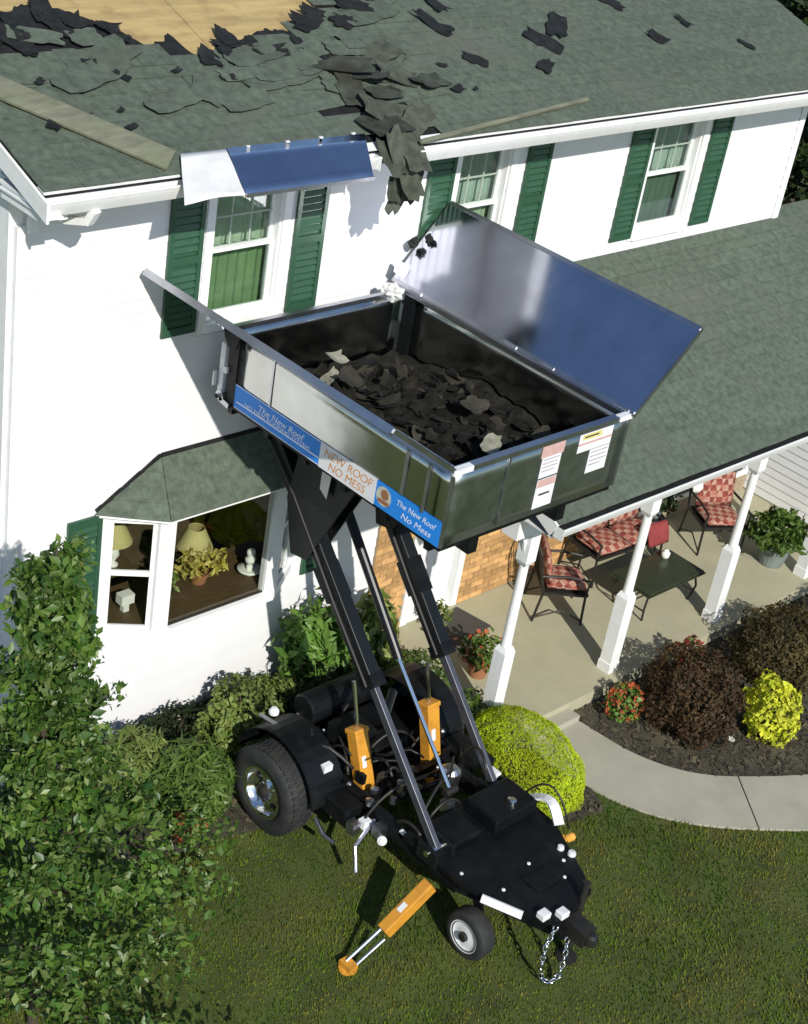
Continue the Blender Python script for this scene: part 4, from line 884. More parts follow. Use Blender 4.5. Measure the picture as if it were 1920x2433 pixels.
def fender(x0, x1):
    y, z, r = -1.58, 0.455, 0.535; pts = []
    for t in np.linspace(math.radians(8), math.radians(172), 15): pts.append((y+math.cos(t)*r*1.02, z+math.sin(t)*r))
    def fn(q):
        n = len(pts); o = [(y+(a-y)*1.03, z+(c-z)*1.03) for a, c in pts]
        vs = [(x, a, c) for x in (x0, x1) for a, c in pts]+[(x, a, c) for x in (x0, x1) for a, c in o]
        fs = []
        for i in range(n-1): fs += [(i, i+1, n+i+1, n+i), (2*n+i, 3*n+i, 3*n+i+1, 2*n+i+1), (i, 2*n+i, 2*n+i+1, i+1), (n+i, n+i+1, 3*n+i+1, 3*n+i)]
        q.add(vs, fs)
    return part('fender', M['black'], TR, fn)
f1 = fender(2.00, 2.40); f2 = fender(3.56, 3.96)
part('fender_trim', M['rail'], f1, lambda q: q.beam((2.07, -1.42, 1.03), (2.10, -1.18, 0.96), 0.05, 0.014))
part('marker_lamp', M['rim'], f1, lambda q: q.lathe((2.25, -1.20, 0.93), (0, 0, 1), [(0, 0.05), (0.03, 0.05), (0.06, 0.03), (0.065, 0)], 14))
part('marker_lamp', M['rim'], f1, lambda q: q.box((2.20, -2.02, 0.80), (2.30, -1.96, 0.87)))
part('side_cover', M['black'], TR, lambda q: (q.box((2.16, -2.40, 0.46), (2.385, -2.05, 0.64)), q.box((3.58, -2.62, 0.42), (3.9, -2.12, 0.66)), q.box((2.51, -1.95, 0.64), (3.44, -1.35, 0.70))), bevel=0.015)
arc = [(3.60+0.05*math.sin(t*1.2), -3.30-0.42*k/8, 0.80+0.10*math.sin(math.pi*k/8)) for k, t in ((k, k/8*math.pi) for k in range(9))]
part('front_fender', M['rim'], TR, lambda q: [q.beam(arc[k], arc[k+1], 0.10, 0.02) for k in range(8)] and None)
# lift booms
def boom(x, pts):
    a, c, d, e = [Vector((x, y, z)) for y, z in pts]
    B = part('boom', M['boom'], TR, lambda q: (q.beam(c, e, 0.13, 0.17), q.box((x-0.12, a.y-0.12, 0.64), (x-0.075, a.y+0.12, 0.80)), q.box((x+0.075, a.y-0.12, 0.64), (x+0.12, a.y+0.12, 0.80))), bevel=0.008)
    part('boom_slide', M['boomgrey'], B, lambda q: q.beam(a, c+(d-c)*0.15, 0.058, 0.085), bevel=0.006)
    part('boom_collar', M['black'], B, lambda q: (q.beam(c-(d-c).normalized()*0.02, c+(d-c).normalized()*0.10, 0.155, 0.195), q.beam(d-(d-c).normalized()*0.02, d+(d-c).normalized()*0.32, 0.155, 0.195)))
    u = (e-c).normalized(); side = Vector((0, u.z, -u.y))*-1
    part('boom_guide', M['rim'], B, lambda q: q.beam(d+u*0.36+Vector((0.078, 0, 0)), d+u*0.78+Vector((0.078, 0, 0)), 0.022, 0.05))
    part('boom_pin', M['chrome'], B, lambda q: q.tube([(x-0.13, a.y, a.z), (x+0.13, a.y, a.z)], 0.03, 12))
    part('boom_hose', M['iron'], B, lambda q: q.tube([c+Vector((-0.09, 0, 0.02)), c.lerp(e, 0.3)+Vector((-0.085, 0, 0.0)), c.lerp(e, 0.7)+Vector((-0.085, 0, 0.03)), e+Vector((-0.085, 0, -0.05))], 0.014, 7))
    return B
boom(2.45, [(-3.27, 0.74), (-2.20, 1.83), (-1.60, 2.42), (-0.42, 3.66)])
boom(3.50, [(-2.97, 0.74), (-2.05, 1.69), (-1.62, 2.15), (-0.35, 3.52)])
LC = part('lift_cylinder', M['boom'], TR, lambda q: q.tube([(3.0, -1.95, 1.76), (3.0, -0.55, 3.36)], 0.048, 14))
part('lift_rod', M['chrome'], LC, lambda q: q.tube([(3.0, -2.85, 0.85), (3.0, -1.94, 1.77)], 0.020, 12))
part('rod_eye', M['iron'], LC, lambda q: q.tube([(2.93, -2.86, 0.84), (3.07, -2.86, 0.84)], 0.04, 12))
part('cross_tube', M['boom'], TR, lambda q: (q.tube([(2.40, -0.60, 3.42), (3.55, -0.60, 3.30)], 0.05, 12), q.tube([(2.51, -2.35, 1.60), (2.72, -2.20, 1.66)], 0.04, 12)))
def stab(x, pa, pb, pc):
    a, c, d = [Vector((x, y, z)) for y, z in (pa, pb, pc)]
    S = part('stabiliser_leg', M['orange'], TR, lambda q: (q.beam(a, c, 0.15, 0.14), q.beam(c, c+(c-a).normalized()*0.05, 0.17, 0.16), q.prism([(x-0.07, a.y+0.07, a.z), (x-0.07, a.y-0.07, a.z), (x-0.07, a.y-0.06, a.z-0.12)], (0.14, 0, 0))), bevel=0.012)
    part('stabiliser_rod', M['chrome'], S, lambda q: q.tube([c, d], 0.020, 12)); part('stabiliser_label', M['sticker'], S, lambda q: q.beam(a.lerp(c, 0.55)+Vector((-0.02, -0.073, 0.0)), a.lerp(c, 0.72)+Vector((-0.02, -0.073, 0.0)), 0.05, 0.008, up=(0, 1, -0.4)))
stab(2.62, (-2.21, 0.44), (-1.95, 1.06), (-1.80, 1.55)); stab(3.42, (-2.26, 0.44), (-2.07, 1.12), (-1.95, 1.55))
def outrigger(x0, s, y):
    a, c, f = Vector((x0, y, 0.60)), Vector((x0+s*0.46, y+0.03, 0.27)), Vector((x0+s*0.80, y+0.06, 0.045))
    u = (c-a).normalized()
    o = part('outrigger', M['orange'], TR, lambda q: q.beam(a, c, 0.11, 0.13), bevel=0.01)
    part('outrigger_rod', M['chrome'], o, lambda q: (q.tube([c+Vector((0, 0.03, 0.01)), f+Vector((0, 0.03, 0.02))], 0.018, 10), q.tube([c+u*0.03+Vector((0, -0.05, -0.02)), f+Vector((-s*0.05, -0.05, 0.02))], 0.018, 10)))
    part('outrigger_foot', M['orange'], o, lambda q: (q.lathe(f-Vector((0, 0, 0.045)), (0, 0, 1), [(0.0, 0.085), (0.02, 0.085), (0.03, 0.04), (0.06, 0.04), (0.062, 0.0)], 14), q.box((f.x-0.05, f.y-0.07, f.z-0.01), (f.x+0.05, f.y+0.07, f.z+0.03))))
    part('outrigger_label', M['sticker'], o, lambda q: q.beam(a.lerp(c, 0.50)+Vector((s*0.03, 0, 0.069)), a.lerp(c, 0.66)+Vector((s*0.03, 0, 0.069)), 0.05, 0.006))
outrigger(2.22, -1, -3.47)
part('outrigger_stub', M['iron'], TR, lambda q: q.box((3.52, -3.56, 0.50), (3.72, -3.44, 0.64)))
part('amber_lamp', M['amber'], TR, lambda q: (q.lathe((3.68, -3.80, 0.66), (0.6, -0.5, 0.6), [(-0.03, 0.04), (0.02, 0.04), (0.045, 0.025), (0.05, 0)], 12), q.box((3.56, -3.80, 0.62), (3.66, -3.74, 0.66))))
part('lamp_bracket', M['rim'], TR, lambda q: (q.lathe((3.44, -3.88, 0.706), (0, 0, 1), [(0, 0.035), (0.03, 0.03), (0.035, 0)], 10), q.lathe((3.47, -3.99, 0.706), (0, 0, 1), [(0, 0.04), (0.03, 0.035), (0.035, 0)], 10)))
# valve block, lines and brackets along the left flank
part('valve_block', M['rail'], TR, lambda q: (q.box((2.17, -2.52, 0.44), (2.26, -2.42, 0.56)), q.box((2.30, -2.72, 0.48), (2.40, -2.62, 0.60)), q.tube([(2.08, -2.12, 0.40), (2.03, -2.30, 0.36), (2.06, -2.42, 0.34)], 0.022, 8), q.tube([(2.40, -2.55, 0.55), (2.12, -2.62, 0.42), (2.06, -2.74, 0.24)], 0.024, 8), q.lathe((2.40, -2.45, 0.665), (0, 0, 1), [(0, 0.04), (0.05, 0.04), (0.06, 0.0)], 10), q.lathe((2.60, -2.55, 0.66), (0, 0, 1), [(0, 0.035), (0.06, 0.03), (0.065, 0.0)], 10)))
def hose(pts, r=0.014): return part('hydraulic_hose', M['iron'], TR, lambda q: q.tube(pts, r, 7), smooth=True)
def clutter():
    rc = random.Random(21)
    for k in range(16):
        a = Vector((rc.uniform(2.35, 3.55), rc.uniform(-2.9, -1.2), rc.uniform(0.62, 0.80))); c = a+Vector((rc.uniform(-0.45, 0.45), rc.uniform(-0.5, 0.5), rc.uniform(-0.12, 0.18)))
        part('hydraulic_hose', M['iron'], TR, lambda q: q.tube([a.lerp(c, i/8)+Vector((0, 0, rc.uniform(0.0, 0.02)+0.5*(i/8)*(1-i/8)*0.6)) for i in range(9)], rc.uniform(0.010, 0.018), 7), smooth=True)
    for k in range(14):
        a = Vector((rc.uniform(2.3, 3.6), rc.uniform(-2.85, -1.15), rc.uniform(0.64, 0.76))); d = Vector((rc.uniform(0.03, 0.10), rc.uniform(0.03, 0.12), rc.uniform(0.03, 0.12)))
        part('bracket', M['black'], TR, lambda q: q.box(a-d*0.5, a+d*0.5), bevel=0.006)
    for k in range(12):
        a = (rc.uniform(2.3, 3.6), rc.uniform(-2.8, -1.2), rc.uniform(0.70, 0.82)); r = rc.uniform(0.012, 0.026)
        part('bolt', M['chrome'] if k % 2 else M['rail'], TR, lambda q: q.lathe(a, (rc.uniform(-0.6, 0.2), -0.4, 1), [(0, r), (0.03, r), (0.04, r*0.5), (0.041, 0)], 8))
    for k in range(5):
        x = rc.uniform(2.4, 3.5); y = rc.uniform(-2.7, -1.4); part('pipe', M['black'], TR, lambda q: q.tube([(x-0.35, y, 0.7), (x+0.35, y+rc.uniform(-0.2, 0.2), 0.74)], 0.02, 8))
    part('battery_box', M['black'], TR, lambda q: q.box((2.62, -1.9, 0.7005), (2.95, -1.55, 0.92)), bevel=0.015); part('oil_tank', M['black'], TR, lambda q: q.lathe((3.0, -1.25, 0.86), (1, 0, 0), [(-0.42, 0.0), (-0.42, 0.14), (-0.40, 0.16), (0.40, 0.16), (0.42, 0.14), (0.42, 0.0)], 20))
clutter()
def arcpts(a, c, h, n=9):
    a, c = Vector(a), Vector(c); return [a.lerp(c, i/n)+Vector((0, 0, h*4*(i/n)*(1-i/n))) for i in range(n+1)]
hose(arcpts((2.3, -2.5, 0.55), (2.9, -2.6, 0.75), 0.18)); hose(arcpts((2.6, -2.9, 0.7), (3.4, -2.6, 0.7), 0.2)); hose(arcpts((3.3, -3.0, 1.0), (3.5, -2.5, 0.7), 0.25)); hose(arcpts((3.62, -3.2, 0.72), (3.74, -3.72, 0.68), 0.32), 0.010); hose(arcpts((2.6, -3.0, 0.8), (3.0, -3.0, 0.8), 0.12)); hose(arcpts((2.7, -2.0, 0.75), (3.3, -2.1, 0.75), 0.22))
part('fitting', M['rim'], TR, lambda q: q.box((2.26, -2.56, 0.50), (2.35, -2.48, 0.58))); part('fitting', M['rim'], TR, lambda q: q.lathe((2.30, -2.76, 0.52), (-0.5, -0.6, 0.5), [(-0.06, 0.035), (0.05, 0.045), (0.07, 0.02), (0.075, 0)], 12)); part('fitting', M['rail'], TR, lambda q: q.lathe((2.55, -2.35, 0.66), (0, 0, 1), [(0, 0.04), (0.05, 0.04), (0.07, 0)], 10)); part('fitting', M['rim'], TR, lambda q: q.box((2.40, -2.92, 0.60), (2.44, -2.86, 0.66)))
part('pump', M['rail'], TR, lambda q: (q.lathe((3.25, -2.62, 0.64), (0, 0, 1), [(0, 0.10), (0.16, 0.10), (0.20, 0.06), (0.21, 0.0)], 18), q.lathe((2.80, -2.45, 0.64), (0, 0, 1), [(0, 0.05), (0.10, 0.05), (0.12, 0)], 14), q.box((2.9, -2.95, 0.66), (3.0, -2.85, 0.78))))
part('control_box', M['rim'], TR, lambda q: (q.box((3.56, -2.93, 0.72), (3.63, -2.80, 0.82)),), bevel=0.015)

# ------------------------------------------------------------------ loose torn shingles
def slab_mesh(seed, lx, ly, curl, mats, jag=0.12, th=0.008):
    rr = random.Random(seed); n = 18; out = []
    for k in range(n):
        t = 2*math.pi*k/n; c, s = math.cos(t), math.sin(t); m_ = max(abs(c), abs(s)); f = 1/m_*(1-abs(rr.gauss(0, jag)))
        f = min(f, 1.25); out.append((c*f*lx/2, s*f*ly/2))
    def zz(x, y): return curl*(x/lx)**2*1.6+curl*0.9*(y/ly)*(x/lx)+0.03*noise.noise((x*3+seed, y*3, seed*1.3))*min(1, abs(curl)*8+0.3)
    b = MB(); rings = [0.34, 0.7, 1.0]; vs = [(0, 0, zz(0, 0))]
    for f in rings: vs += [(x*f, y*f, zz(x*f, y*f)) for x, y in out]
    def faces(o, flip):
        fs = [(o, o+1+k, o+1+(k+1) % n) for k in range(n)]
        for r_ in range(len(rings)-1):
            p, q = o+1+r_*n, o+1+(r_+1)*n; fs += [(p+k, q+k, q+(k+1) % n, p+(k+1) % n) for k in range(n)]
        return [f[::-1] for f in fs] if flip else fs
    b.add(vs, faces(0, False), 0); k0 = len(vs); b.add([(x, y, z-th) for x, y, z in vs], faces(0, True), 1)
    o = 1+2*n; b.add([], [], 1)
    for k in range(n):
        a, c = o+k, o+(k+1) % n; b.f.append((a, c, c+k0, a+k0)); b.mi.append(1)
    return b.mesh('torn_slab_%d' % seed, mats)
ROOFSL = [slab_mesh(k, R.uniform(0.75, 1.3), R.uniform(0.38, 0.6), R.choice((0.0, 0.01, 0.02, 0.04)), (M['shingle_torn'], M['shingle_back']), 0.10) for k in range(9)]
def slab_at(me, c, nrm, ang, label, group, name='torn_shingle', tilt=(0, 0), s=1.0):
    nrm = Vector(nrm).normalized(); x_ = Vector((1, 0, 0)); x_ = (x_-nrm*x_.dot(nrm)).normalized(); y_ = nrm.cross(x_)
    mt = frame(x_, y_, nrm, c) @ Matrix.Rotation(ang, 4, 'Z') @ Matrix.Rotation(tilt[0], 4, 'X') @ Matrix.Rotation(tilt[1], 4, 'Y') @ Matrix.Scale(s, 4)
    o = inst(name, me, None, mt); return tag(o, label, 'shingle', group)
def lb1(x):
    return ('torn green shingle slab between the tan plank and the black torn felt' if x < 1.3 else 'torn green shingle slab upslope of the white end of the chute' if x < 2.2 else
            'torn green shingle slab upslope of the blue chute sheet' if x < 3.2 else 'torn green shingle slab upslope and right of the chute, below the bare deck')
taken = []
k = 0
while k < 21:
    x = R.uniform(0.2, 4.5); y = R.uniform(0.0, 1.25); fl = lin(FELTLOW, x)
    if y > fl-0.05 or y < fl-0.75: continue
    if any((x-p)**2+((y-q)*1.4)**2 < 0.05 for p, q in taken): continue
    taken.append((x, y)); k += 1
    slab_at(R.choice(ROOFSL), rpt(x, y, 0.045+0.02*R.random()), UN, R.gauss(0, 0.3), lb1(x), 'loose torn shingles on the roof', tilt=(R.gauss(0, 0.018), R.gauss(0, 0.015)), s=R.uniform(0.4, 0.8))
for x, y in ((0.28, 0.98), (0.80, 1.04), (1.22, 0.98)):
    slab_at(R.choice(ROOFSL), rpt(x, y, 0.06), UN, R.gauss(0, 0.4), 'torn green shingle slab lying on the black felt at the far left', 'loose torn shingles on the roof', s=0.42)
# tear-edge scraps turned black side up
FS = [slab_mesh(40+k, R.uniform(0.3, 0.5), R.uniform(0.14, 0.25), R.choice((0.04, 0.10, 0.14)), (M['felt'], M['shingle_back']), 0.25) for k in range(5)]
k = 0
while k < 26:
    x = R.uniform(0.1, 4.6); y = (lin(TEAR, x)+lin(FELTLOW, x))/2+R.gauss(0, 0.12); k += 1
    slab_at(R.choice(FS), rpt(x, y, 0.05), UN, R.uniform(0, 6.28), ('black curled felt scrap at the left end of the ragged roof tear' if x < 1.6 else 'black curled felt scrap at the lowest dip of the roof tear' if x < 2.9 else 'black curled felt scrap at the right end of the ragged roof tear'), 'black scraps along the tear', 'felt_scrap', s=R.uniform(0.5, 1.0))
k = 0
while k < 15:
    x = R.uniform(0.3, 4.9); y = R.uniform(-0.15, 1.0)
    if y > lin(FELTLOW, x): continue
    k += 1
    slab_at(R.choice(FS), rpt(x, y, 0.062), UN, R.gauss(0, 0.6), 'small dark felt scrap among the loose shingles, %s' % ('left of the chute' if x < 1.5 else 'upslope of the chute' if x < 3.1 else 'right of the chute'), 'dark scraps among the torn shingles', 'felt_scrap', s=R.uniform(0.22, 0.5))
# dark scraps scattered over the sound right half
for i, (x, y, s, lb) in enumerate(((5.01, 0.87, 1.0, 'dark curled scrap on the roof nearest the tear'), (6.60, 0.70, 1.25, 'long dark scrap near the middle of the sound roof'), (6.22, 0.50, 1.2, 'thick dark scrap just below the long one on the roof'), (7.79, 1.06, 1.2, 'dark folded scrap at the upper edge of the roof'), (7.90, 0.39, 0.75, 'small dark scrap above the middle upstairs window'), (8.61, 0.62, 0.55, 'tiny dark scrap high on the right of the roof'), (9.22, 0.16, 0.55, 'small dark scrap nearest the right end of the roof'), (5.08, 0.32, 0.75, 'small dark scrap left of the pair above the gutter'), (5.88, 0.13, 0.95, 'dark scrap with a pale edge low on the middle roof'), (5.30, 1.15, 0.8, 'dark scrap at the top of the roof beside the tear'))):
    tag(slab_at(FS[i % 5], rpt(x, y, 0.05), UN, R.uniform(0, 6.28), lb, 'dark scraps on the sound roof', 'felt_scrap', s=s), cat='scrap')
# shingles sliding over the eave beside the metal chute
SPSL = [slab_mesh(20+k, R.uniform(0.6, 1.1), R.uniform(0.36, 0.6), R.choice((0.03, 0.07, 0.12)), (M['shingle_spill'], M['shingle_back']), 0.14) for k in range(6)]
SPILL = [(3.62, -0.05, 6.40, 0.2, 0.6), (3.45, -0.30, 6.30, -0.5, 0.75), (3.70, 0.25, 6.48, 0.8, 0.7), (3.28, -0.45, 6.27, 0.1, 0.8), (3.62, -0.45, 6.24, 0.5, 0.6), (3.30, 0.05, 6.42, 1.2, 0.7), (4.0, 0.15, 6.45, -0.2, 0.75), (3.9, 0.45, 6.55, 0.3, 0.7), (3.35, 0.40, 6.52, -0.7, 0.75), (4.25, 0.05, 6.42, 0.2, 0.55)]
for x, y, z, a, s in SPILL:
    slab_at(R.choice(SPSL), (x, y, max(z, roofz(y)+0.07)), (R.gauss(0, 0.12), -ST+R.gauss(0, 0.15), CT), a, 'loose shingle slab sliding down towards the eave beside the metal chute', 'shingles sliding over the eave', s=s)
for x, y, z, s, n in ((3.28, -0.74, 6.02, 0.62, (0.1, -0.85, 0.5)), (3.40, -0.76, 5.86, 0.5, (-0.15, -0.95, 0.3)), (3.22, -0.75, 5.84, 0.45, (0.2, -0.95, 0.25)), (3.42, -0.70, 6.10, 0.6, (0, -0.6, 0.8)), (3.30, -0.72, 5.72, 0.4, (0.0, -1, 0.1)), (3.16, -0.70, 6.08, 0.5, (0.1, -0.7, 0.7))):
    slab_at(R.choice(SPSL), (x, y, z), n, R.uniform(0.9, 1.9), 'shingle slab hanging over the broken gutter between chute and right gutter', 'shingles hanging over the gutter', s=s)

# metal chute over the eave, end painted white for its bright reflection, and the two funnel boards
CH = thing('metal_chute', (2.0, -0.6, 6.05), 'blue sky reflecting metal chute sheet hung over the eave', 'chute')
def chs(q, a, c, d, e, nx=14, ny=4, wv=0.006, t=0.006, seed=0):
    a, c, d, e = map(Vector, (a, c, d, e)); nrm = (c-a).cross(e-a).normalized(); vs = []
    for s in (0, 1):
        for j in range(ny+1):
            for i in range(nx+1):
                p = a.lerp(c, i/nx).lerp(e.lerp(d, i/nx), j/ny); vs.append(p+nrm*(wv*noise.noise((p.x*2.2+seed, p.y*3, p.z*2))-s*t))
    k = (nx+1)*(ny+1); fs = []
    for j in range(ny):
        for i in range(nx): b0 = j*(nx+1)+i; fs += [(b0, b0+1, b0+nx+2, b0+nx+1), (k+b0, k+b0+nx+1, k+b0+nx+2, k+b0+1)]
    for i in range(nx): fs.append((i, k+i, k+i+1, i+1)); t0 = ny*(nx+1)+i; fs.append((t0, t0+1, k+t0+1, k+t0))
    q.add(vs, fs)
part('chute_sheet', M['mirror'], CH, lambda q: chs(q, (1.396, -1.0, 6.084), (2.701, -1.0, 6.072), (2.995, -0.52, 6.245), (1.555, -0.52, 6.262)), smooth=True)
part('chute_hem', M['rail'], CH, lambda q: q.beam((1.396, -1.006, 6.076), (2.701, -1.006, 6.064), 0.018, 0.03))
part('chute_clip', M['rim'], CH, lambda q: [q.box((x, -0.532, 6.25), (x+0.03, -0.512, 6.264)) for x in (1.75, 2.15, 2.5, 2.85)] and None)
part('bright_reflection_sheet', M['wrap_and_reflection'], CH, lambda q: chs(q, (0.84, -0.99, 6.072), (1.393, -1.0, 6.085), (1.552, -0.52, 6.264), (1.14, -0.50, 6.262), 12, 10, 0.03, 0.005, 5), smooth=True)  # white colour stands in for a bright reflection on the chute metal
B1 = thing('deflector_board', rpt(0.7, 0.05), 'wide tan plank laid aslant on the left roof edge', 'plank')
def plank(q, a, c, wd, th, lean=0.0):
    a, c = Vector(a), Vector(c); u = (c-a).normalized(); sd = UN.cross(u).normalized(); sd = (sd*math.cos(lean)+UN*math.sin(lean)).normalized(); n_ = u.cross(sd)
    mid = (a+c)/2+sd*(wd/2); q.obox(mid, u*((c-a).length/2), sd*(wd/2), n_*(th/2))
part('plank_face', M['board'], B1, lambda q: plank(q, rpt(-0.02, 0.44, 0.07), rpt(0.93, -0.60, 0.06), 0.22, 0.03, 0.15), bevel=0.004)
B2 = thing('deflector_board', rpt(4.7, -0.5), 'thin plank laid aslant above the right gutter', 'plank')
part('plank_face', M['board'], B2, lambda q: plank(q, rpt(3.50, -0.69, 0.06), rpt(5.95, -0.42, 0.055), 0.04, 0.03, 0.2), bevel=0.004)

# ------------------------------------------------------------------ load in the bed
def mound(q):
    nx, ny = 34, 46; vs = []
    for j in range(ny+1):
        for i in range(nx+1):
            x = BX0+0.03+(BX1-BX0-0.06)*i/nx; y = BY0+0.03+(-0.34-BY0-0.03)*j/ny
            u = (y-BY0)/(BY1-BY0); h = 0.05+0.17*math.exp(-((u-0.5)/0.25)**2)+0.05*math.exp(-((x-2.6)/0.5)**2)
            h += 0.06*noise.noise((x*2.7, y*2.7, 1))+0.045*noise.noise((x*8, y*8, 2))
            vs.append((x, y, BZ0+max(0.02, h)))
    q.add(vs, [(j*(nx+1)+i, j*(nx+1)+i+1, (j+1)*(nx+1)+i+1, (j+1)*(nx+1)+i) for j in range(ny) for i in range(nx)])
bmd = MB(); mound(bmd); mo = bmd.build('shingle_rubble', M['scrap'], O=(3, -1.6, BZ0)); tag(mo, 'dark shingle rubble filling the raised trailer bed', 'rubble', kind='stuff')
def mh(x, y):
    u = (y-BY0)/(BY1-BY0); return BZ0+0.05+0.17*math.exp(-((u-0.5)/0.25)**2)+0.05*math.exp(-((x-2.6)/0.5)**2)
BEDSL = [slab_mesh(80+k, R.uniform(0.25, 0.55), R.uniform(0.16, 0.34), R.choice((0.08, 0.16, 0.25)), (M['scrap'] if k < 6 else M['scrapgrey'], M['shingle_back']), 0.2) for k in range(9)]
for k in range(180):
    x = R.uniform(BX0+0.22, BX1-0.22); y = R.uniform(BY0+0.22, -0.62)
    slab_at(R.choice(BEDSL), (x, y, mh(x, y)+R.uniform(0.0, 0.10)), (R.gauss(0, 0.55), R.gauss(0, 0.55), 1), R.uniform(0, 6.28), 'torn shingle scrap in the bed, %s, %s' % ('towards the house' if y > -1.3 else 'mid bed' if y > -2.2 else 'towards the trailer tongue', 'near the decal side' if x < 2.95 else 'near the blue lid side'), 'shingle scraps in the trailer bed', 'shingle_scrap', s=R.uniform(0.35, 0.8))
for x, y, z, s, lb in ((2.62, -1.15, 4.33, 0.75, 'big curved grey slab on top of the heap in the bed'), (2.85, -0.72, 4.30, 0.5, 'pale upright scrap at the wall end of the bed'), (2.95, -2.55, 4.32, 0.5, 'pale crumpled scrap at the near end of the heap'), (2.52, -1.02, 4.32, 0.4, 'yellowish scrap on the left of the heap'), (3.35, -1.95, 4.30, 0.65, 'brown grey slab in the middle right of the heap')):
    me = slab_mesh(int(100+x*77), 0.5, 0.32, 0.13, (M['palescrap'] if 'pale' in lb or 'yell' in lb else M['scrapgrey'], M['shingle_back']), 0.18)
    slab_at(me, (x, y, z), (R.gauss(0, 0.3), -0.35, 0.9), R.uniform(-0.5, 0.5), lb, 'shingle scraps in the trailer bed', 'shingle_scrap', s=s)
def crumple(name, c, size, label, cat, mat, seed, group=None):
    b = MB(); n, mz = 14, 9; vs = []
    for j in range(mz+1):
        for i in range(n):
            t, ph = 2*math.pi*i/n, math.pi*j/mz; d = Vector((math.cos(t)*math.sin(ph), math.sin(t)*math.sin(ph), math.cos(ph)))
            f = 0.75+0.5*noise.noise(d*2.1+Vector((seed, 0, 0))); vs.append((c[0]+d.x*size[0]*f, c[1]+d.y*size[1]*f, c[2]+d.z*size[2]*f))
    b.add(vs, [(j*n+i, j*n+(i+1) % n, (j+1)*n+(i+1) % n, (j+1)*n+i) for j in range(mz) for i in range(n)])
    return tag(b.build(name, mat), label, cat, group)
crumple('crumpled_wrapper', (3.80, -0.36, 4.62), (0.10, 0.15, 0.09), 'crumpled white shingle wrapper caught on the far corner of the bed', 'wrapper', M['wrap_and_reflection'], 3)
b = MB(); b.prism([(4.02, -0.24, 4.665), (4.09, -0.22, 4.76), (4.00, -0.14, 4.80), (3.95, -0.18, 4.72)], (0.02, -0.01, 0.01)); tag(b.build('paper_scrap', M['sticker']), 'small pointed white scrap on the lid by the far corner', 'scrap')
tag(crumple('curled_scrap', (4.32, -0.21, 5.0), (0.05, 0.05, 0.06), 'black curled scrap on the upper corner of the right lid', 'scrap', M['felt'], 8), group='black scraps on the lid'); tag(crumple('curled_scrap', (4.20, -0.13, 4.95), (0.07, 0.05, 0.07), 'black ring shaped scrap at the edge of the right lid', 'scrap', M['felt'], 11), group='black scraps on the lid')
for x, y, lb in ((5.15, -1.18, 'small black scrap on the porch roof beside the lid tip'), (5.75, -1.55, 'round black scrap lower on the porch roof')):
    pp = ppt(x, y, 0.06); tag(crumple('felt_scrap', tuple(pp), (0.08, 0.08, 0.045), lb, 'scrap', M['felt'], x), group='black scraps on the porch roof')

# ------------------------------------------------------------------ things inside the bay
def lamp(x, y, z, s, lb):
    t = thing('table_lamp', (x, y, z), lb, 'lamp')
    part('lamp_base', M['china'], t, lambda q: q.lathe((x, y, z), (0, 0, 1), [(0, 0.06*s), (0.02, 0.06*s), (0.05, 0.02*s), (0.14*s, 0.07*s), (0.24*s, 0.05*s), (0.30*s, 0.015*s), (0.40*s, 0.012*s)], 18), smooth=True)
    part('lamp_shade', M['shade'], t, lambda q: q.lathe((x, y, z+0.32*s), (0, 0, 1), [(0, 0.20*s), (0.24*s, 0.09*s), (0.236*s, 0.085*s), (0.005, 0.195*s)], 22))
lamp(1.42, 0.36, 1.97, 0.85, 'cream shaded lamp behind the narrow left bay pane'); lamp(2.36, 0.34, 1.608, 0.9, 'cream shaded lamp in the middle of the bay window')
part_tb = thing('side_table', (1.42, 0.36, 0.9), 'brown side table under the lamp in the left bay pane', 'table'); part('table_top', M['wood'], part_tb, lambda q: q.box((1.2, 0.5005, 1.90), (1.6, 0.75, 1.93))); part('leg', M['wood'], part_tb, lambda q: q.box((1.25, 0.55, 0.9), (1.55, 0.7, 1.9)))
part('table_shelf', M['wood'], part_tb, lambda q: q.box((1.2, 0.22, 1.935), (1.6, 0.75, 1.965)))

# ------------------------------------------------------------------ plants
def leaves(n, pos, size, elong=1.8, up=0.3, fold=True, seed=0, nrmfn=None):
    """n small folded leaves; pos(rng) gives points (n,3)"""
    rng = np.random.default_rng(seed); P = pos(rng, n); n = len(P)
    a = rng.normal(size=(n, 3)); 
    if nrmfn is not None: a = a*0.75+nrmfn(P)
    a[:, 2] += up; a /= np.linalg.norm(a, axis=1, keepdims=True)
    t = rng.normal(size=(n, 3)); t -= a*(t*a).sum(1, keepdims=True); t /= np.linalg.norm(t, axis=1, keepdims=True); s = np.cross(a, t)
    L = size*(0.45+1.1*rng.random((n, 1))**1.4); W = L/elong
    v0 = P-t*L*0.5; v1 = P+s*W*0.5+a*W*0.14; v2 = P+t*L*0.5; v3 = P-s*W*0.5+a*W*0.14
    V = np.stack([v0, v1, v2, v3], 1).reshape(-1, 3); i = np.arange(n)[:, None]*4
    F = np.concatenate([i+np.array([[0, 1, 2]]), i+np.array([[0, 2, 3]])], 1).reshape(-1, 3)
    return V, F
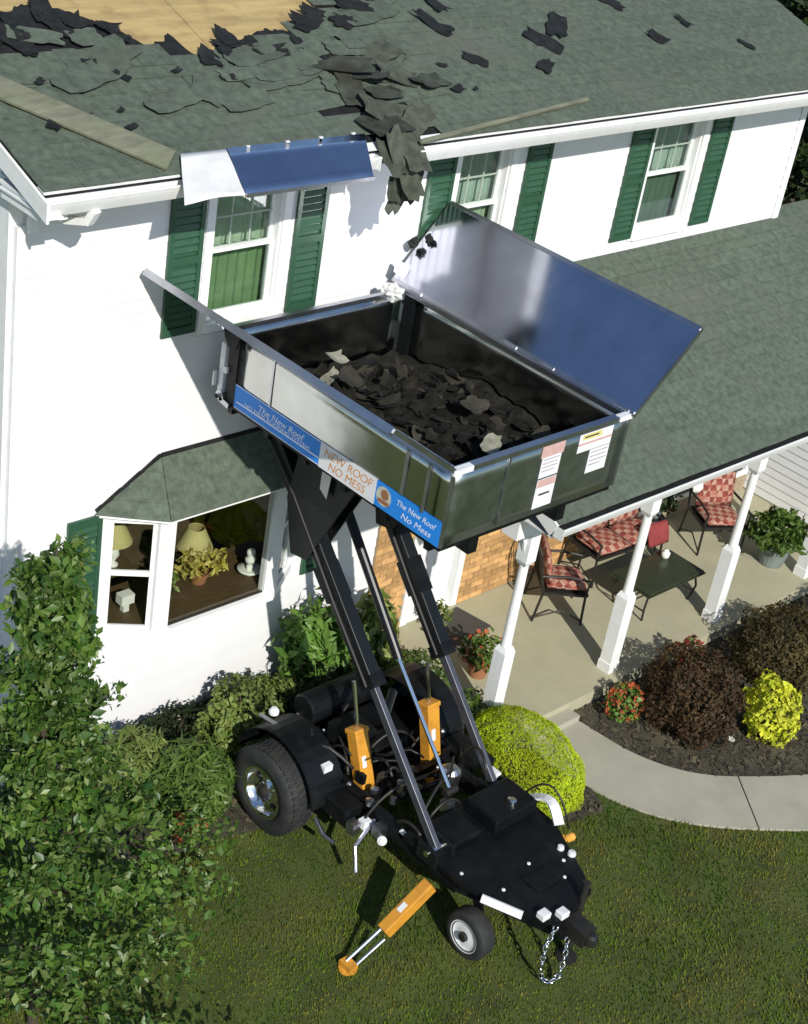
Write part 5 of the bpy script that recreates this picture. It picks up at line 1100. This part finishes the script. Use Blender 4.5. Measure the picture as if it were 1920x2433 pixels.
def leaf_obj(name, mat, parent, V, F, O):
    me = bpy.data.meshes.new(name); nv, nf = len(V), len(F)
    me.vertices.add(nv); me.vertices.foreach_set('co', (V-np.array(O)).ravel().astype(np.float32)); me.loops.add(nf*3); me.loops.foreach_set('vertex_index', F.ravel().astype(np.int32))
    me.polygons.add(nf); me.polygons.foreach_set('loop_start', np.arange(0, nf*3, 3, dtype=np.int32)); me.polygons.foreach_set('loop_total', np.full(nf, 3, np.int32))
    me.materials.append(mat); me.update(); me.validate(); o = bpy.data.objects.new(name, me); COL.objects.link(o)
    if parent is not None: o.parent = parent
    else: o.location = O
    ORIGIN[o.name] = tuple(O)
    if name == 'petals': o['kind'] = 'stuff'
    return o
def vnoise(P, s, seed):
    return np.array([noise.noise((p[0]*s+seed, p[1]*s, p[2]*s)) for p in P])
def shell(c, r, lump=0.18, ls=2.5, seed=0, thick=0.18, zmin=0.0):
    c, r = np.array(c), np.array(r)
    def pos(rng, n):
        d = rng.normal(size=(n, 3)); d /= np.linalg.norm(d, axis=1, keepdims=True)
        f = 1+lump*vnoise(d, ls, seed)*1.6-thick*rng.random(n)**1.3
        P = c+d*r*f[:, None]; return P[P[:, 2] > zmin]
    return pos
def bush(name, c, r, label, cat, mat, n, size, seed, lump=0.18, elong=1.8, thick=0.25, up=0.35, group=None, stems=6, core=True, ls=2.5, extra=None, fol='foliage'):
    t = thing(name, (c[0], c[1], 0.0), label, cat, group); O = ORIGIN[t.name]
    cc = np.array(c); rr = np.array(r)
    V, F = leaves(n, shell(c, r, lump, ls, seed, thick, 0.02), size, elong, up, seed=seed, nrmfn=lambda P: (P-cc)/rr*1.1)
    leaf_obj(fol, mat, t, V, F, O)
    def st(q):
        rs = random.Random(seed)
        for k in range(stems):
            a = rs.uniform(0, 6.28); f = rs.uniform(0.3, 0.8); e = (c[0]+math.cos(a)*r[0]*f, c[1]+math.sin(a)*r[1]*f, c[2]+r[2]*0.4)
            q.tube([(c[0]+math.cos(a)*0.04, c[1]+math.sin(a)*0.04, -0.02), (c[0]+math.cos(a)*r[0]*f*0.5, c[1]+math.sin(a)*r[1]*f*0.5, c[2]*0.6), e], [0.022, 0.015, 0.006], 6)
    part('stems', M['bark'], t, st)
    if extra:
        for nm, m2, n2, s2, sd in extra:
            V, F = leaves(n2, shell(c, [k*1.02 for k in r], lump, ls, seed, 0.06, c[2]*0.6), s2, 1.1, 0.8, seed=sd); leaf_obj(nm, m2, t, V, F, O)
    return t
# big young tree in the left foreground: cone of glossy leaves with limbs
def tree(name, x, y, h, prof, label, n, size, seed, mat, trunk_r=0.06, clump=1.0):
    t = thing(name, (x, y, 0), label, 'tree'); O = (x, y, 0); rs = random.Random(seed); tips = []
    def lim(q):
        q.tube([(x, y, -0.05), (x+0.03, y-0.02, h*0.3), (x-0.02, y+0.02, h*0.65), (x, y, h*0.97)], [trunk_r, trunk_r*0.8, trunk_r*0.45, 0.008], 10)
        for k in range(64):
            z = h*(0.05+0.9*(k+0.5)/64); rad = prof(z/h); a = k*2.39996+rs.uniform(-0.3, 0.3); L = rad*rs.uniform(0.55, 1.35); rise = rs.uniform(0.05, 0.30)*L
            p0 = Vector((x, y, z)); p1 = p0+Vector((math.cos(a)*L*0.5, math.sin(a)*L*0.5, rise*0.35)); p2 = p0+Vector((math.cos(a)*L, math.sin(a)*L, rise))
            q.tube([p0, p1, p2], [trunk_r*0.32*(1-0.6*z/h), trunk_r*0.2, 0.004], 6)
            for f in (0.35, 0.55, 0.75, 0.92, 1.0):
                c = p0.lerp(p2, f)
                tips.append((c.x, c.y, c.z, 0.05+0.115*rad*(0.5+0.9*rs.random())))
                if k % 3 == 0 and f == 0.35: tips.append((x+rs.uniform(-0.15, 0.15), y+rs.uniform(-0.25, 0.05), z, 0.22 if z < 0.5*h else 0.12))
                if f > 0.5:
                    b_ = a+rs.choice((-1, 1))*rs.uniform(0.6, 1.1); l2 = 0.35*rad*rs.random()+0.05; tips.append((c.x+math.cos(b_)*l2, c.y+math.sin(b_)*l2, c.z+rs.uniform(-0.08, 0.12), 0.10+0.10*rad))
    part('trunk', M['bark'], t, lim)
    T = np.array(tips)
    def pos(rng, m):
        i = rng.integers(0, len(T), m); d = rng.normal(size=(m, 3)); d /= np.linalg.norm(d, axis=1, keepdims=True)
        P = T[i, :3]+d*(T[i, 3]*rng.random(m)**0.45)[:, None]*np.array([1, 1, 0.75]); return P[P[:, 2] > 0.02]
    V, F = leaves(n, pos, size, 1.9, 0.55, seed=seed); leaf_obj('crown', mat, t, V, F, O); return t
def cone(f):
    tab = [(0, 1.40), (0.1, 1.50), (0.22, 1.22), (0.34, 0.86), (0.45, 0.54), (0.55, 0.36), (0.75, 0.25), (0.9, 0.15), (1.0, 0.08)]; return lin(tab, f)
tree('young_tree', -1.06, -2.42, 4.62, cone, 'leafy green tree covering the lower left corner in front of the house', 30000, 0.078, 5, M['treeleaf'], 0.045)
# beds in front of the house
def mounded(x, y, r, h): return ((x, y, h*0.45), (r, r, h*0.58))
bush('lime_bush', (4.43, -2.62, 0.38), (0.38, 0.70, 0.50), 'big rounded yellow green bush between the trailer and the walkway', 'bush', M['limeleaf'], 40000, 0.026, 11, 0.05, 3.2, 0.07, 0.5, ls=5, core=False)
bush('yellow_bush', (7.43, -3.50, 0.36), (0.28, 0.30, 0.40), 'bright yellow bush in the bed beside the walkway', 'bush', M['yellowleaf'], 2600, 0.06, 12, 0.28, 1.6, 0.20, 0.3)
bush('bronze_bush', (6.78, -2.88, 0.43), (0.52, 0.56, 0.54), 'dark reddish brown bush nearest the porch step', 'bush', M['brownleaf'], 11000, 0.045, 13, 0.2, 2.0, 0.25, 0.3)
bush('olive_bush', (8.55, -2.85, 0.38), (0.58, 0.54, 0.50), 'olive brown rounded bush under the third porch post', 'bush', M['oliveleaf'], 11000, 0.045, 14, 0.18, 2.0, 0.25, 0.3)
bush('dark_bush', (9.75, -3.35, 0.45), (0.55, 0.5, 0.6), 'dark leafy bush at the right edge of the bed', 'bush', M['darkleaf'], 6000, 0.05, 15)
bush('red_flowers', (7.42, -2.35, 0.30), (0.16, 0.16, 0.30), 'red flowers against the porch edge behind the bronze bush', 'flowers', M['midleaf'], 500, 0.05, 16, extra=[('petals', M['redpetal'], 260, 0.05, 61)])
bush('coral_flowers', (6.25, -2.42, 0.22), (0.20, 0.20, 0.24), 'coral red flowers with green leaves at the bed corner', 'flowers', M['brightleaf'], 480, 0.055, 17, extra=[('petals', M['coralpetal'], 300, 0.05, 62)])
for x, y, s, lb in ((7.02, -3.35, 0.05, 'small white stone below the bronze bush'), (7.28, -3.05, 0.04, 'white stone between the bronze and yellow bushes')):
    crumple('stone', (x, y, 0.04), (s, s, s*0.7), lb, 'stone', M['stone'], x)
bush('pale_shrub', (2.45, -0.62, 0.40), (0.52, 0.34, 0.42), 'pale green shrub under the bay beside the trailer fender', 'shrub', M['paleleaf'], 4600, 0.06, 21, 0.2)
bush('grassy_clump', (1.42, -1.10, 0.36), (0.42, 0.34, 0.44), 'bright grassy clump left of the big trailer wheel', 'plant', M['midleaf'], 3800, 0.16, 22, 0.15, 7.0, 0.4, 0.9)
bush('grassy_clump', (1.12, -0.62, 0.34), (0.36, 0.30, 0.44), 'yellow tipped grassy clump against the white wall', 'plant', M['paleleaf'], 2600, 0.15, 23, 0.15, 6.0, 0.4, 0.9)
bush('tall_plant', (3.45, -0.45, 0.72), (0.40, 0.32, 0.62), 'tall bright green leafy plant beside the left boom', 'plant', M['brightleaf'], 1500, 0.17, 24, 0.3, 3.0, 0.4, 0.3)
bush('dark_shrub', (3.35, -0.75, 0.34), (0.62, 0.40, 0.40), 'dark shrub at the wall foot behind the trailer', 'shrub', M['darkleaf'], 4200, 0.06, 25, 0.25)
bush('yellow_green_plant', (4.18, -0.50, 0.78), (0.24, 0.24, 0.42), 'yellow green plant between the two lift booms', 'plant', M['paleleaf'], 620, 0.15, 26, 0.25, 2.4, 0.4)
bush('low_shrub', (4.35, -1.0, 0.30), (0.42, 0.45, 0.34), 'low mixed green shrub beside the door step', 'shrub', M['midleaf'], 2400, 0.06, 27, 0.25, extra=[('petals', M['whitepetal'], 130, 0.05, 63)])
bush('white_flowers', (2.98, -0.95, 0.22), (0.34, 0.22, 0.24), 'white flowering plant behind the left rear wheel', 'flowers', M['darkleaf'], 900, 0.06, 28, 0.3, extra=[('petals', M['whitepetal'], 70, 0.06, 64)])
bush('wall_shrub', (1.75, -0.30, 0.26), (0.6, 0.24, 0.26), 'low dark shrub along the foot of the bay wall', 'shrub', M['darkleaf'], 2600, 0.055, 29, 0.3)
bush('red_flowers', (1.18, -1.42, 0.20), (0.16, 0.12, 0.20), 'red flowers beside the tree near the trailer wheel', 'flowers', M['midleaf'], 300, 0.06, 30, extra=[('petals', M['coralpetal'], 150, 0.055, 65)])
bush('ground_shrub', (4.55, -1.75, 0.26), (0.30, 0.40, 0.30), 'small green shrub behind the lime bush', 'shrub', M['midleaf'], 1500, 0.06, 31, 0.25)
def potted(x, y, z, pr, ph, potmat, mat, n, ls, r, lb, seed, extra=None, cat='plant'):
    t = thing('potted_plant', (x, y, z), lb, cat); O = ORIGIN[t.name]
    part('pot', potmat, t, lambda q: q.lathe((x, y, z), (0, 0, 1), [(0, pr*0.7), (ph*0.85, pr), (ph*0.85, pr*1.1), (ph, pr*1.1), (ph, pr*0.95), (ph*0.9, pr*0.9), (ph*0.9, 0.0)], 20))
    V, F = leaves(n, shell((x, y, z+ph+r[2]*0.55), r, 0.25, 2.5, seed, 0.5, z+ph*0.8), ls, 2.2, 0.3, seed=seed); leaf_obj('foliage', mat, t, V, F, O)
    for nm, m2, n2, s2 in (extra or []):
        V, F = leaves(n2, shell((x, y, z+ph+r[2]*0.6), [k*1.03 for k in r], 0.25, 2.5, seed, 0.1, z+ph), s2, 1.2, 0.7, seed=seed+9); leaf_obj(nm, m2, t, V, F, O)
    return t
potted(10.35, -1.45, 0.18, 0.22, 0.34, M['greypot'], M['midleaf'], 1500, 0.11, (0.42, 0.36, 0.24), 'large bushy potted plant at the right end of the porch', 41)
potted(5.24, -1.15, 0.18, 0.13, 0.20, M['pot'], M['midleaf'], 420, 0.09, (0.24, 0.24, 0.20), 'potted plant with red blooms beside the first porch post', 42, [('petals', M['coralpetal'], 110, 0.055)], 'flowers')
potted(5.42, -0.30, 0.18, 0.09, 0.16, M['greypot'], M['paleleaf'], 160, 0.08, (0.16, 0.16, 0.14), 'little potted plant on the porch by the door step', 43)
potted(2.30, 0.16, 1.608, 0.10, 0.12, M['pot'], M['goldleaf'], 320, 0.085, (0.30, 0.16, 0.16), 'golden flower arrangement on the bay window sill', 44, None, 'flowers')
potted(1.86, 0.14, 1.608, 0.08, 0.10, M['greypot'], M['paleleaf'], 140, 0.08, (0.14, 0.12, 0.14), 'small pale plant on the left of the bay sill', 45)
def ornament(x, y, z, lb):
    t = thing('china_figurine', (x, y, z), lb, 'ornament')
    part('dish', M['china'], t, lambda q: q.lathe((x, y, z), (0, 0, 1), [(0, 0.05), (0.02, 0.06), (0.05, 0.12), (0.065, 0.12), (0.045, 0.05), (0.04, 0.0)], 20), smooth=True)
    part('figure', M['china'], t, lambda q: q.lathe((x, y, z+0.041), (0, 0, 1), [(0, 0.03), (0.05, 0.035), (0.09, 0.02), (0.10, 0.05), (0.14, 0.055), (0.17, 0.03), (0.19, 0.045), (0.23, 0.04), (0.26, 0.0)], 18), smooth=True)
ornament(2.82, 0.03, 1.608, 'white tiered china ornament on the right of the bay sill')
bx_ = MB(); bx_.box((1.34, 0.06, 1.70), (1.48, 0.16, 1.80)); bx_.box((1.38, 0.08, 1.608), (1.44, 0.14, 1.6995)); tag(bx_.build('white_birdhouse', M['china']), 'white box shaped ornament in the lower left bay pane', 'ornament')
# ------------------------------------------------------------------ porch furniture
def cushion(q, c, ax, ay, az):
    c, ax, ay, az = map(Vector, (c, ax, ay, az)); n = 6; vs = []; fs = []
    for s in (1, -1):
        for j in range(n+1):
            for i in range(n+1):
                u, v = 2*i/n-1, 2*j/n-1; f = (1-u**4)*(1-v**4); vs.append(c+ax*u*(1-0.04*v*v)+ay*v*(1-0.04*u*u)+az*s*(0.15+0.85*f**0.5))
    k = (n+1)**2
    for j in range(n):
        for i in range(n):
            a = j*(n+1)+i; fs += [(a, a+1, a+n+2, a+n+1), (k+a, k+a+n+1, k+a+n+2, k+a+1)]
    for i in range(n):
        fs += [(i, k+i, k+i+1, i+1), (n*(n+1)+i, n*(n+1)+i+1, k+n*(n+1)+i+1, k+n*(n+1)+i), (i*(n+1), (i+1)*(n+1), k+(i+1)*(n+1), k+i*(n+1)), (i*(n+1)+n, k+i*(n+1)+n, k+(i+1)*(n+1)+n, (i+1)*(n+1)+n)]
    q.add(vs, fs)
def chair(x, y, rz, wd, lb, name='porch_chair', cat='chair', nc=1, cush_back=True):
    z0 = 0.18; t = thing(name, (x, y, z0), lb, cat); Mx = Matrix.Translation((x, y, z0)) @ Matrix.Rotation(rz, 4, 'Z')
    P = lambda a, c, d: Mx @ Vector((a, c, d)); D = lambda a, c, d: (Mx.to_3x3() @ Vector((a, c, d)))
    h, dp = wd/2, 0.26      # faces local -y
    for s in (-1, 1):
        part('leg', M['iron'], t, lambda q: q.tube([P(s*h, -dp, 0.0), P(s*h, -dp+0.02, 0.40)], 0.016, 8)); part('leg', M['iron'], t, lambda q: q.tube([P(s*h, dp+0.06, 0.0), P(s*h, dp, 0.40)], 0.016, 8))
        part('armrest', M['iron'], t, lambda q: (q.tube([P(s*h, -dp+0.02, 0.40), P(s*h, -dp, 0.60), P(s*h, 0, 0.635), P(s*h, dp+0.06, 0.62)], 0.016, 8), q.tube([P(s*h, -dp, 0.05), P(s*h, 0, 0.18), P(s*h, dp+0.05, 0.05)], 0.010, 6)))
    part('seat_frame', M['iron'], t, lambda q: (q.beam(P(-h, -dp, 0.40), P(h, -dp, 0.40), 0.03, 0.03), q.beam(P(-h, dp, 0.40), P(h, dp, 0.40), 0.03, 0.03), q.beam(P(-h, -dp, 0.40), P(-h, dp, 0.40), 0.028, 0.028), q.beam(P(h, -dp, 0.40), P(h, dp, 0.40), 0.028, 0.028), q.obox(P(0, 0, 0.395), D(h-0.02, 0, 0), D(0, dp-0.02, 0), D(0, 0, 0.006))))
    def bk(q):
        q.tube([P(-h, dp, 0.40), P(-h, dp+0.12, 0.90), P(-h+0.06, dp+0.14, 0.96), P(h-0.06, dp+0.14, 0.96), P(h, dp+0.12, 0.90), P(h, dp, 0.40)], 0.016, 8)
        n = int(wd/0.09)
        for k in range(1, n): a = -h+wd*k/n; q.tube([P(a, dp, 0.41), P(a, dp+0.13, 0.95)], 0.008, 5)
    part('backrest', M['iron'], t, bk)
    for k in range(nc):
        cw = (wd-0.06)/nc; cx_ = -h+0.03+cw*(k+0.5)
        part('seat_cushion', M['check'], t, lambda q: cushion(q, P(cx_, -0.02, 0.455), D(cw/2-0.008, 0, 0), D(0, dp-0.02, 0), D(0, 0, 0.05)), smooth=True)
        if cush_back: part('back_cushion', M['check'], t, lambda q: cushion(q, P(cx_, dp-0.02, 0.70), D(cw/2-0.008, 0, 0), D(0, 0.06, 0.22), D(0, -0.05, 0.014)), smooth=True)
    return t
chair(6.98, -0.72, math.radians(52), 0.56, 'iron armchair with red check cushion nearest the brick wall')
chair(8.35, -0.42, math.radians(-4), 1.18, 'wide iron loveseat with red check cushions behind the porch table', 'porch_loveseat', 'loveseat', 2)
chair(9.98, -0.75, math.radians(-28), 0.60, 'iron armchair with red check cushion behind the third post')
TB = thing('porch_table', (8.18, -1.22, 0.18), 'dark olive topped iron coffee table in front of the loveseat', 'table')
part('table_top', M['tabletop'], TB, lambda q: (q.box((7.66, -1.50, 0.585), (8.72, -0.92, 0.61)), q.box((7.64, -1.52, 0.57), (8.74, -0.90, 0.5845))), bevel=0.01)
for sx in (-1, 1):
    for sy in (-1, 1):
        part('leg', M['iron'], TB, lambda q: (q.tube([(8.19+sx*0.44, -1.21+sy*0.23, 0.575), (8.19+sx*0.50, -1.21+sy*0.25, 0.38), (8.19+sx*0.44, -1.21+sy*0.22, 0.18)], 0.014, 8)))
part('stretcher', M['iron'], TB, lambda q: (q.tube([(7.73, -1.21, 0.32), (8.65, -1.21, 0.32)], 0.010, 6), q.tube([(7.73, -1.44, 0.32), (7.73, -0.98, 0.32)], 0.010, 6), q.tube([(8.65, -1.44, 0.32), (8.65, -0.98, 0.32)], 0.010, 6)))
tg = MB(); tg.lathe((8.50, -1.05, 0.61), (0, 0, 1), [(0, 0.03), (0.02, 0.05), (0.08, 0.055), (0.09, 0.03), (0.12, 0.03), (0.12, 0.0)], 16); tag(tg.build('glass_jar', M['china'], smooth=True), 'small pale jar on the porch table', 'jar')
rc = MB(); cushion(rc, (8.62, -0.80, 0.78), (0.14, -0.03, 0.02), (0.0, 0.05, 0.14), (0.03, -0.05, 0.02)); tag(rc.build('throw_pillow', M['redpetalcloth'], smooth=True), 'plain red throw pillow at the right end of the loveseat', 'pillow')
wc = MB(); cushion(wc, (9.98, -0.44, 0.98), (0.16, -0.08, 0.0), (0.03, 0.05, 0.15), (0.03, -0.05, 0.02)); tag(wc.build('throw_pillow', M['china'], smooth=True), 'white pillow on the armchair behind the third post', 'pillow')
ST_ = thing('plant_stand', (9.15, -0.35, 0.18), 'black iron plant stand with leafy plant between loveseat and far chair', 'plant stand')
part('stand_frame', M['iron'], ST_, lambda q: [q.tube([(9.15+0.14*math.cos(a), -0.35+0.14*math.sin(a), 0.18), (9.15+0.10*math.cos(a), -0.35+0.10*math.sin(a), 0.62)], 0.010, 6) for a in (0.5, 2.6, 4.7)] and None)
part('stand_top', M['iron'], ST_, lambda q: q.lathe((9.15, -0.35, 0.62), (0, 0, 1), [(0, 0.0), (0, 0.14), (0.015, 0.14), (0.015, 0.0)], 18))
potted(9.15, -0.35, 0.636, 0.10, 0.14, M['greypot'], M['darkleaf'], 420, 0.10, (0.26, 0.24, 0.24), 'dark leafy pot plant on the iron stand', 46)
mt_ = MB(); mt_.prism([(5.28, -0.20, 0.186), (5.36, -0.66, 0.186), (6.04, -0.58, 0.186), (5.96, -0.10, 0.186)], (0, 0, 0.014)); dm = tag(mt_.build('doormat', M['mat']), 'dark doormat on the porch in front of the white door', 'doormat')
# trees beyond the far end of the roof
def far_cone(f): return lin([(0, 2.0), (0.3, 3.0), (0.6, 2.6), (0.85, 1.5), (1, 0.3)], f)
for x, y, h, sd, lb in ((18.5, 4.0, 6.8, 71, 'dark tree beyond the right end of the roof'), (23.0, 9.0, 8.5, 72, 'taller dark tree further behind the roof end')):
    tree('dark_tree', x, y, h, far_cone, lb, 9000, 0.30, sd, M['darkleaf'], 0.16)

# ------------------------------------------------------------------ pieces that stand apart become parts of their own
SPLIT = {'boom', 'decal', 'pivot_mount', 'corner_post', 'boom_collar', 'bed_rib', 'front_rib', 'rim_cap', 'corner_trim', 'lid_hinge', 'chute_clip', 'deck_rivet', 'rim_opening', 'lug_nut', 'tongue_lamp', 'lamp_bracket',
         'tool_box', 'side_cover', 'pump', 'valve_block', 'caster_fork', 'cross_tube', 'tailgate_edge', 'latch', 'outrigger_rod', 'decal_stripe', 'decal_emblem_mark', 'amber_lamp', 'side_pane', 'coupler', 'front_frame', 'armrest', 'bay_flashing', 'bay_fascia'}
def split_islands(o):
    me = o.data; nv = len(me.vertices); par = list(range(nv))
    def find(a):
        while par[a] != a: par[a] = par[par[a]]; a = par[a]
        return a
    for e in me.edges:
        a, c = find(e.vertices[0]), find(e.vertices[1])
        if a != c: par[a] = c
    groups = {}
    for p in me.polygons: groups.setdefault(find(p.vertices[0]), []).append(p)
    if len(groups) < 2: return
    gs = sorted(groups.values(), key=lambda g: -sum(p.area for p in g)); mats = list(me.materials)
    metas = []
    for g in gs:
        idx = {}; fs = []
        for p in g: fs.append([idx.setdefault(v, len(idx)) for v in p.vertices])
        m2 = bpy.data.meshes.new(me.name); m2.from_pydata([me.vertices[v].co[:] for v in idx], [], fs)
        for k in mats: m2.materials.append(k)
        m2.polygons.foreach_set('material_index', [p.material_index for p in g]); m2.polygons.foreach_set('use_smooth', [p.use_smooth for p in g]); m2.update(); metas.append(m2)
    for m2 in metas[1:]:
        c = o.copy(); c.data = m2; COL.objects.link(c)
    o.data = metas[0]
for o in list(sc.objects):
    if o.type == 'MESH' and o.parent is not None and o.name.split('.')[0] in SPLIT: split_islands(o)
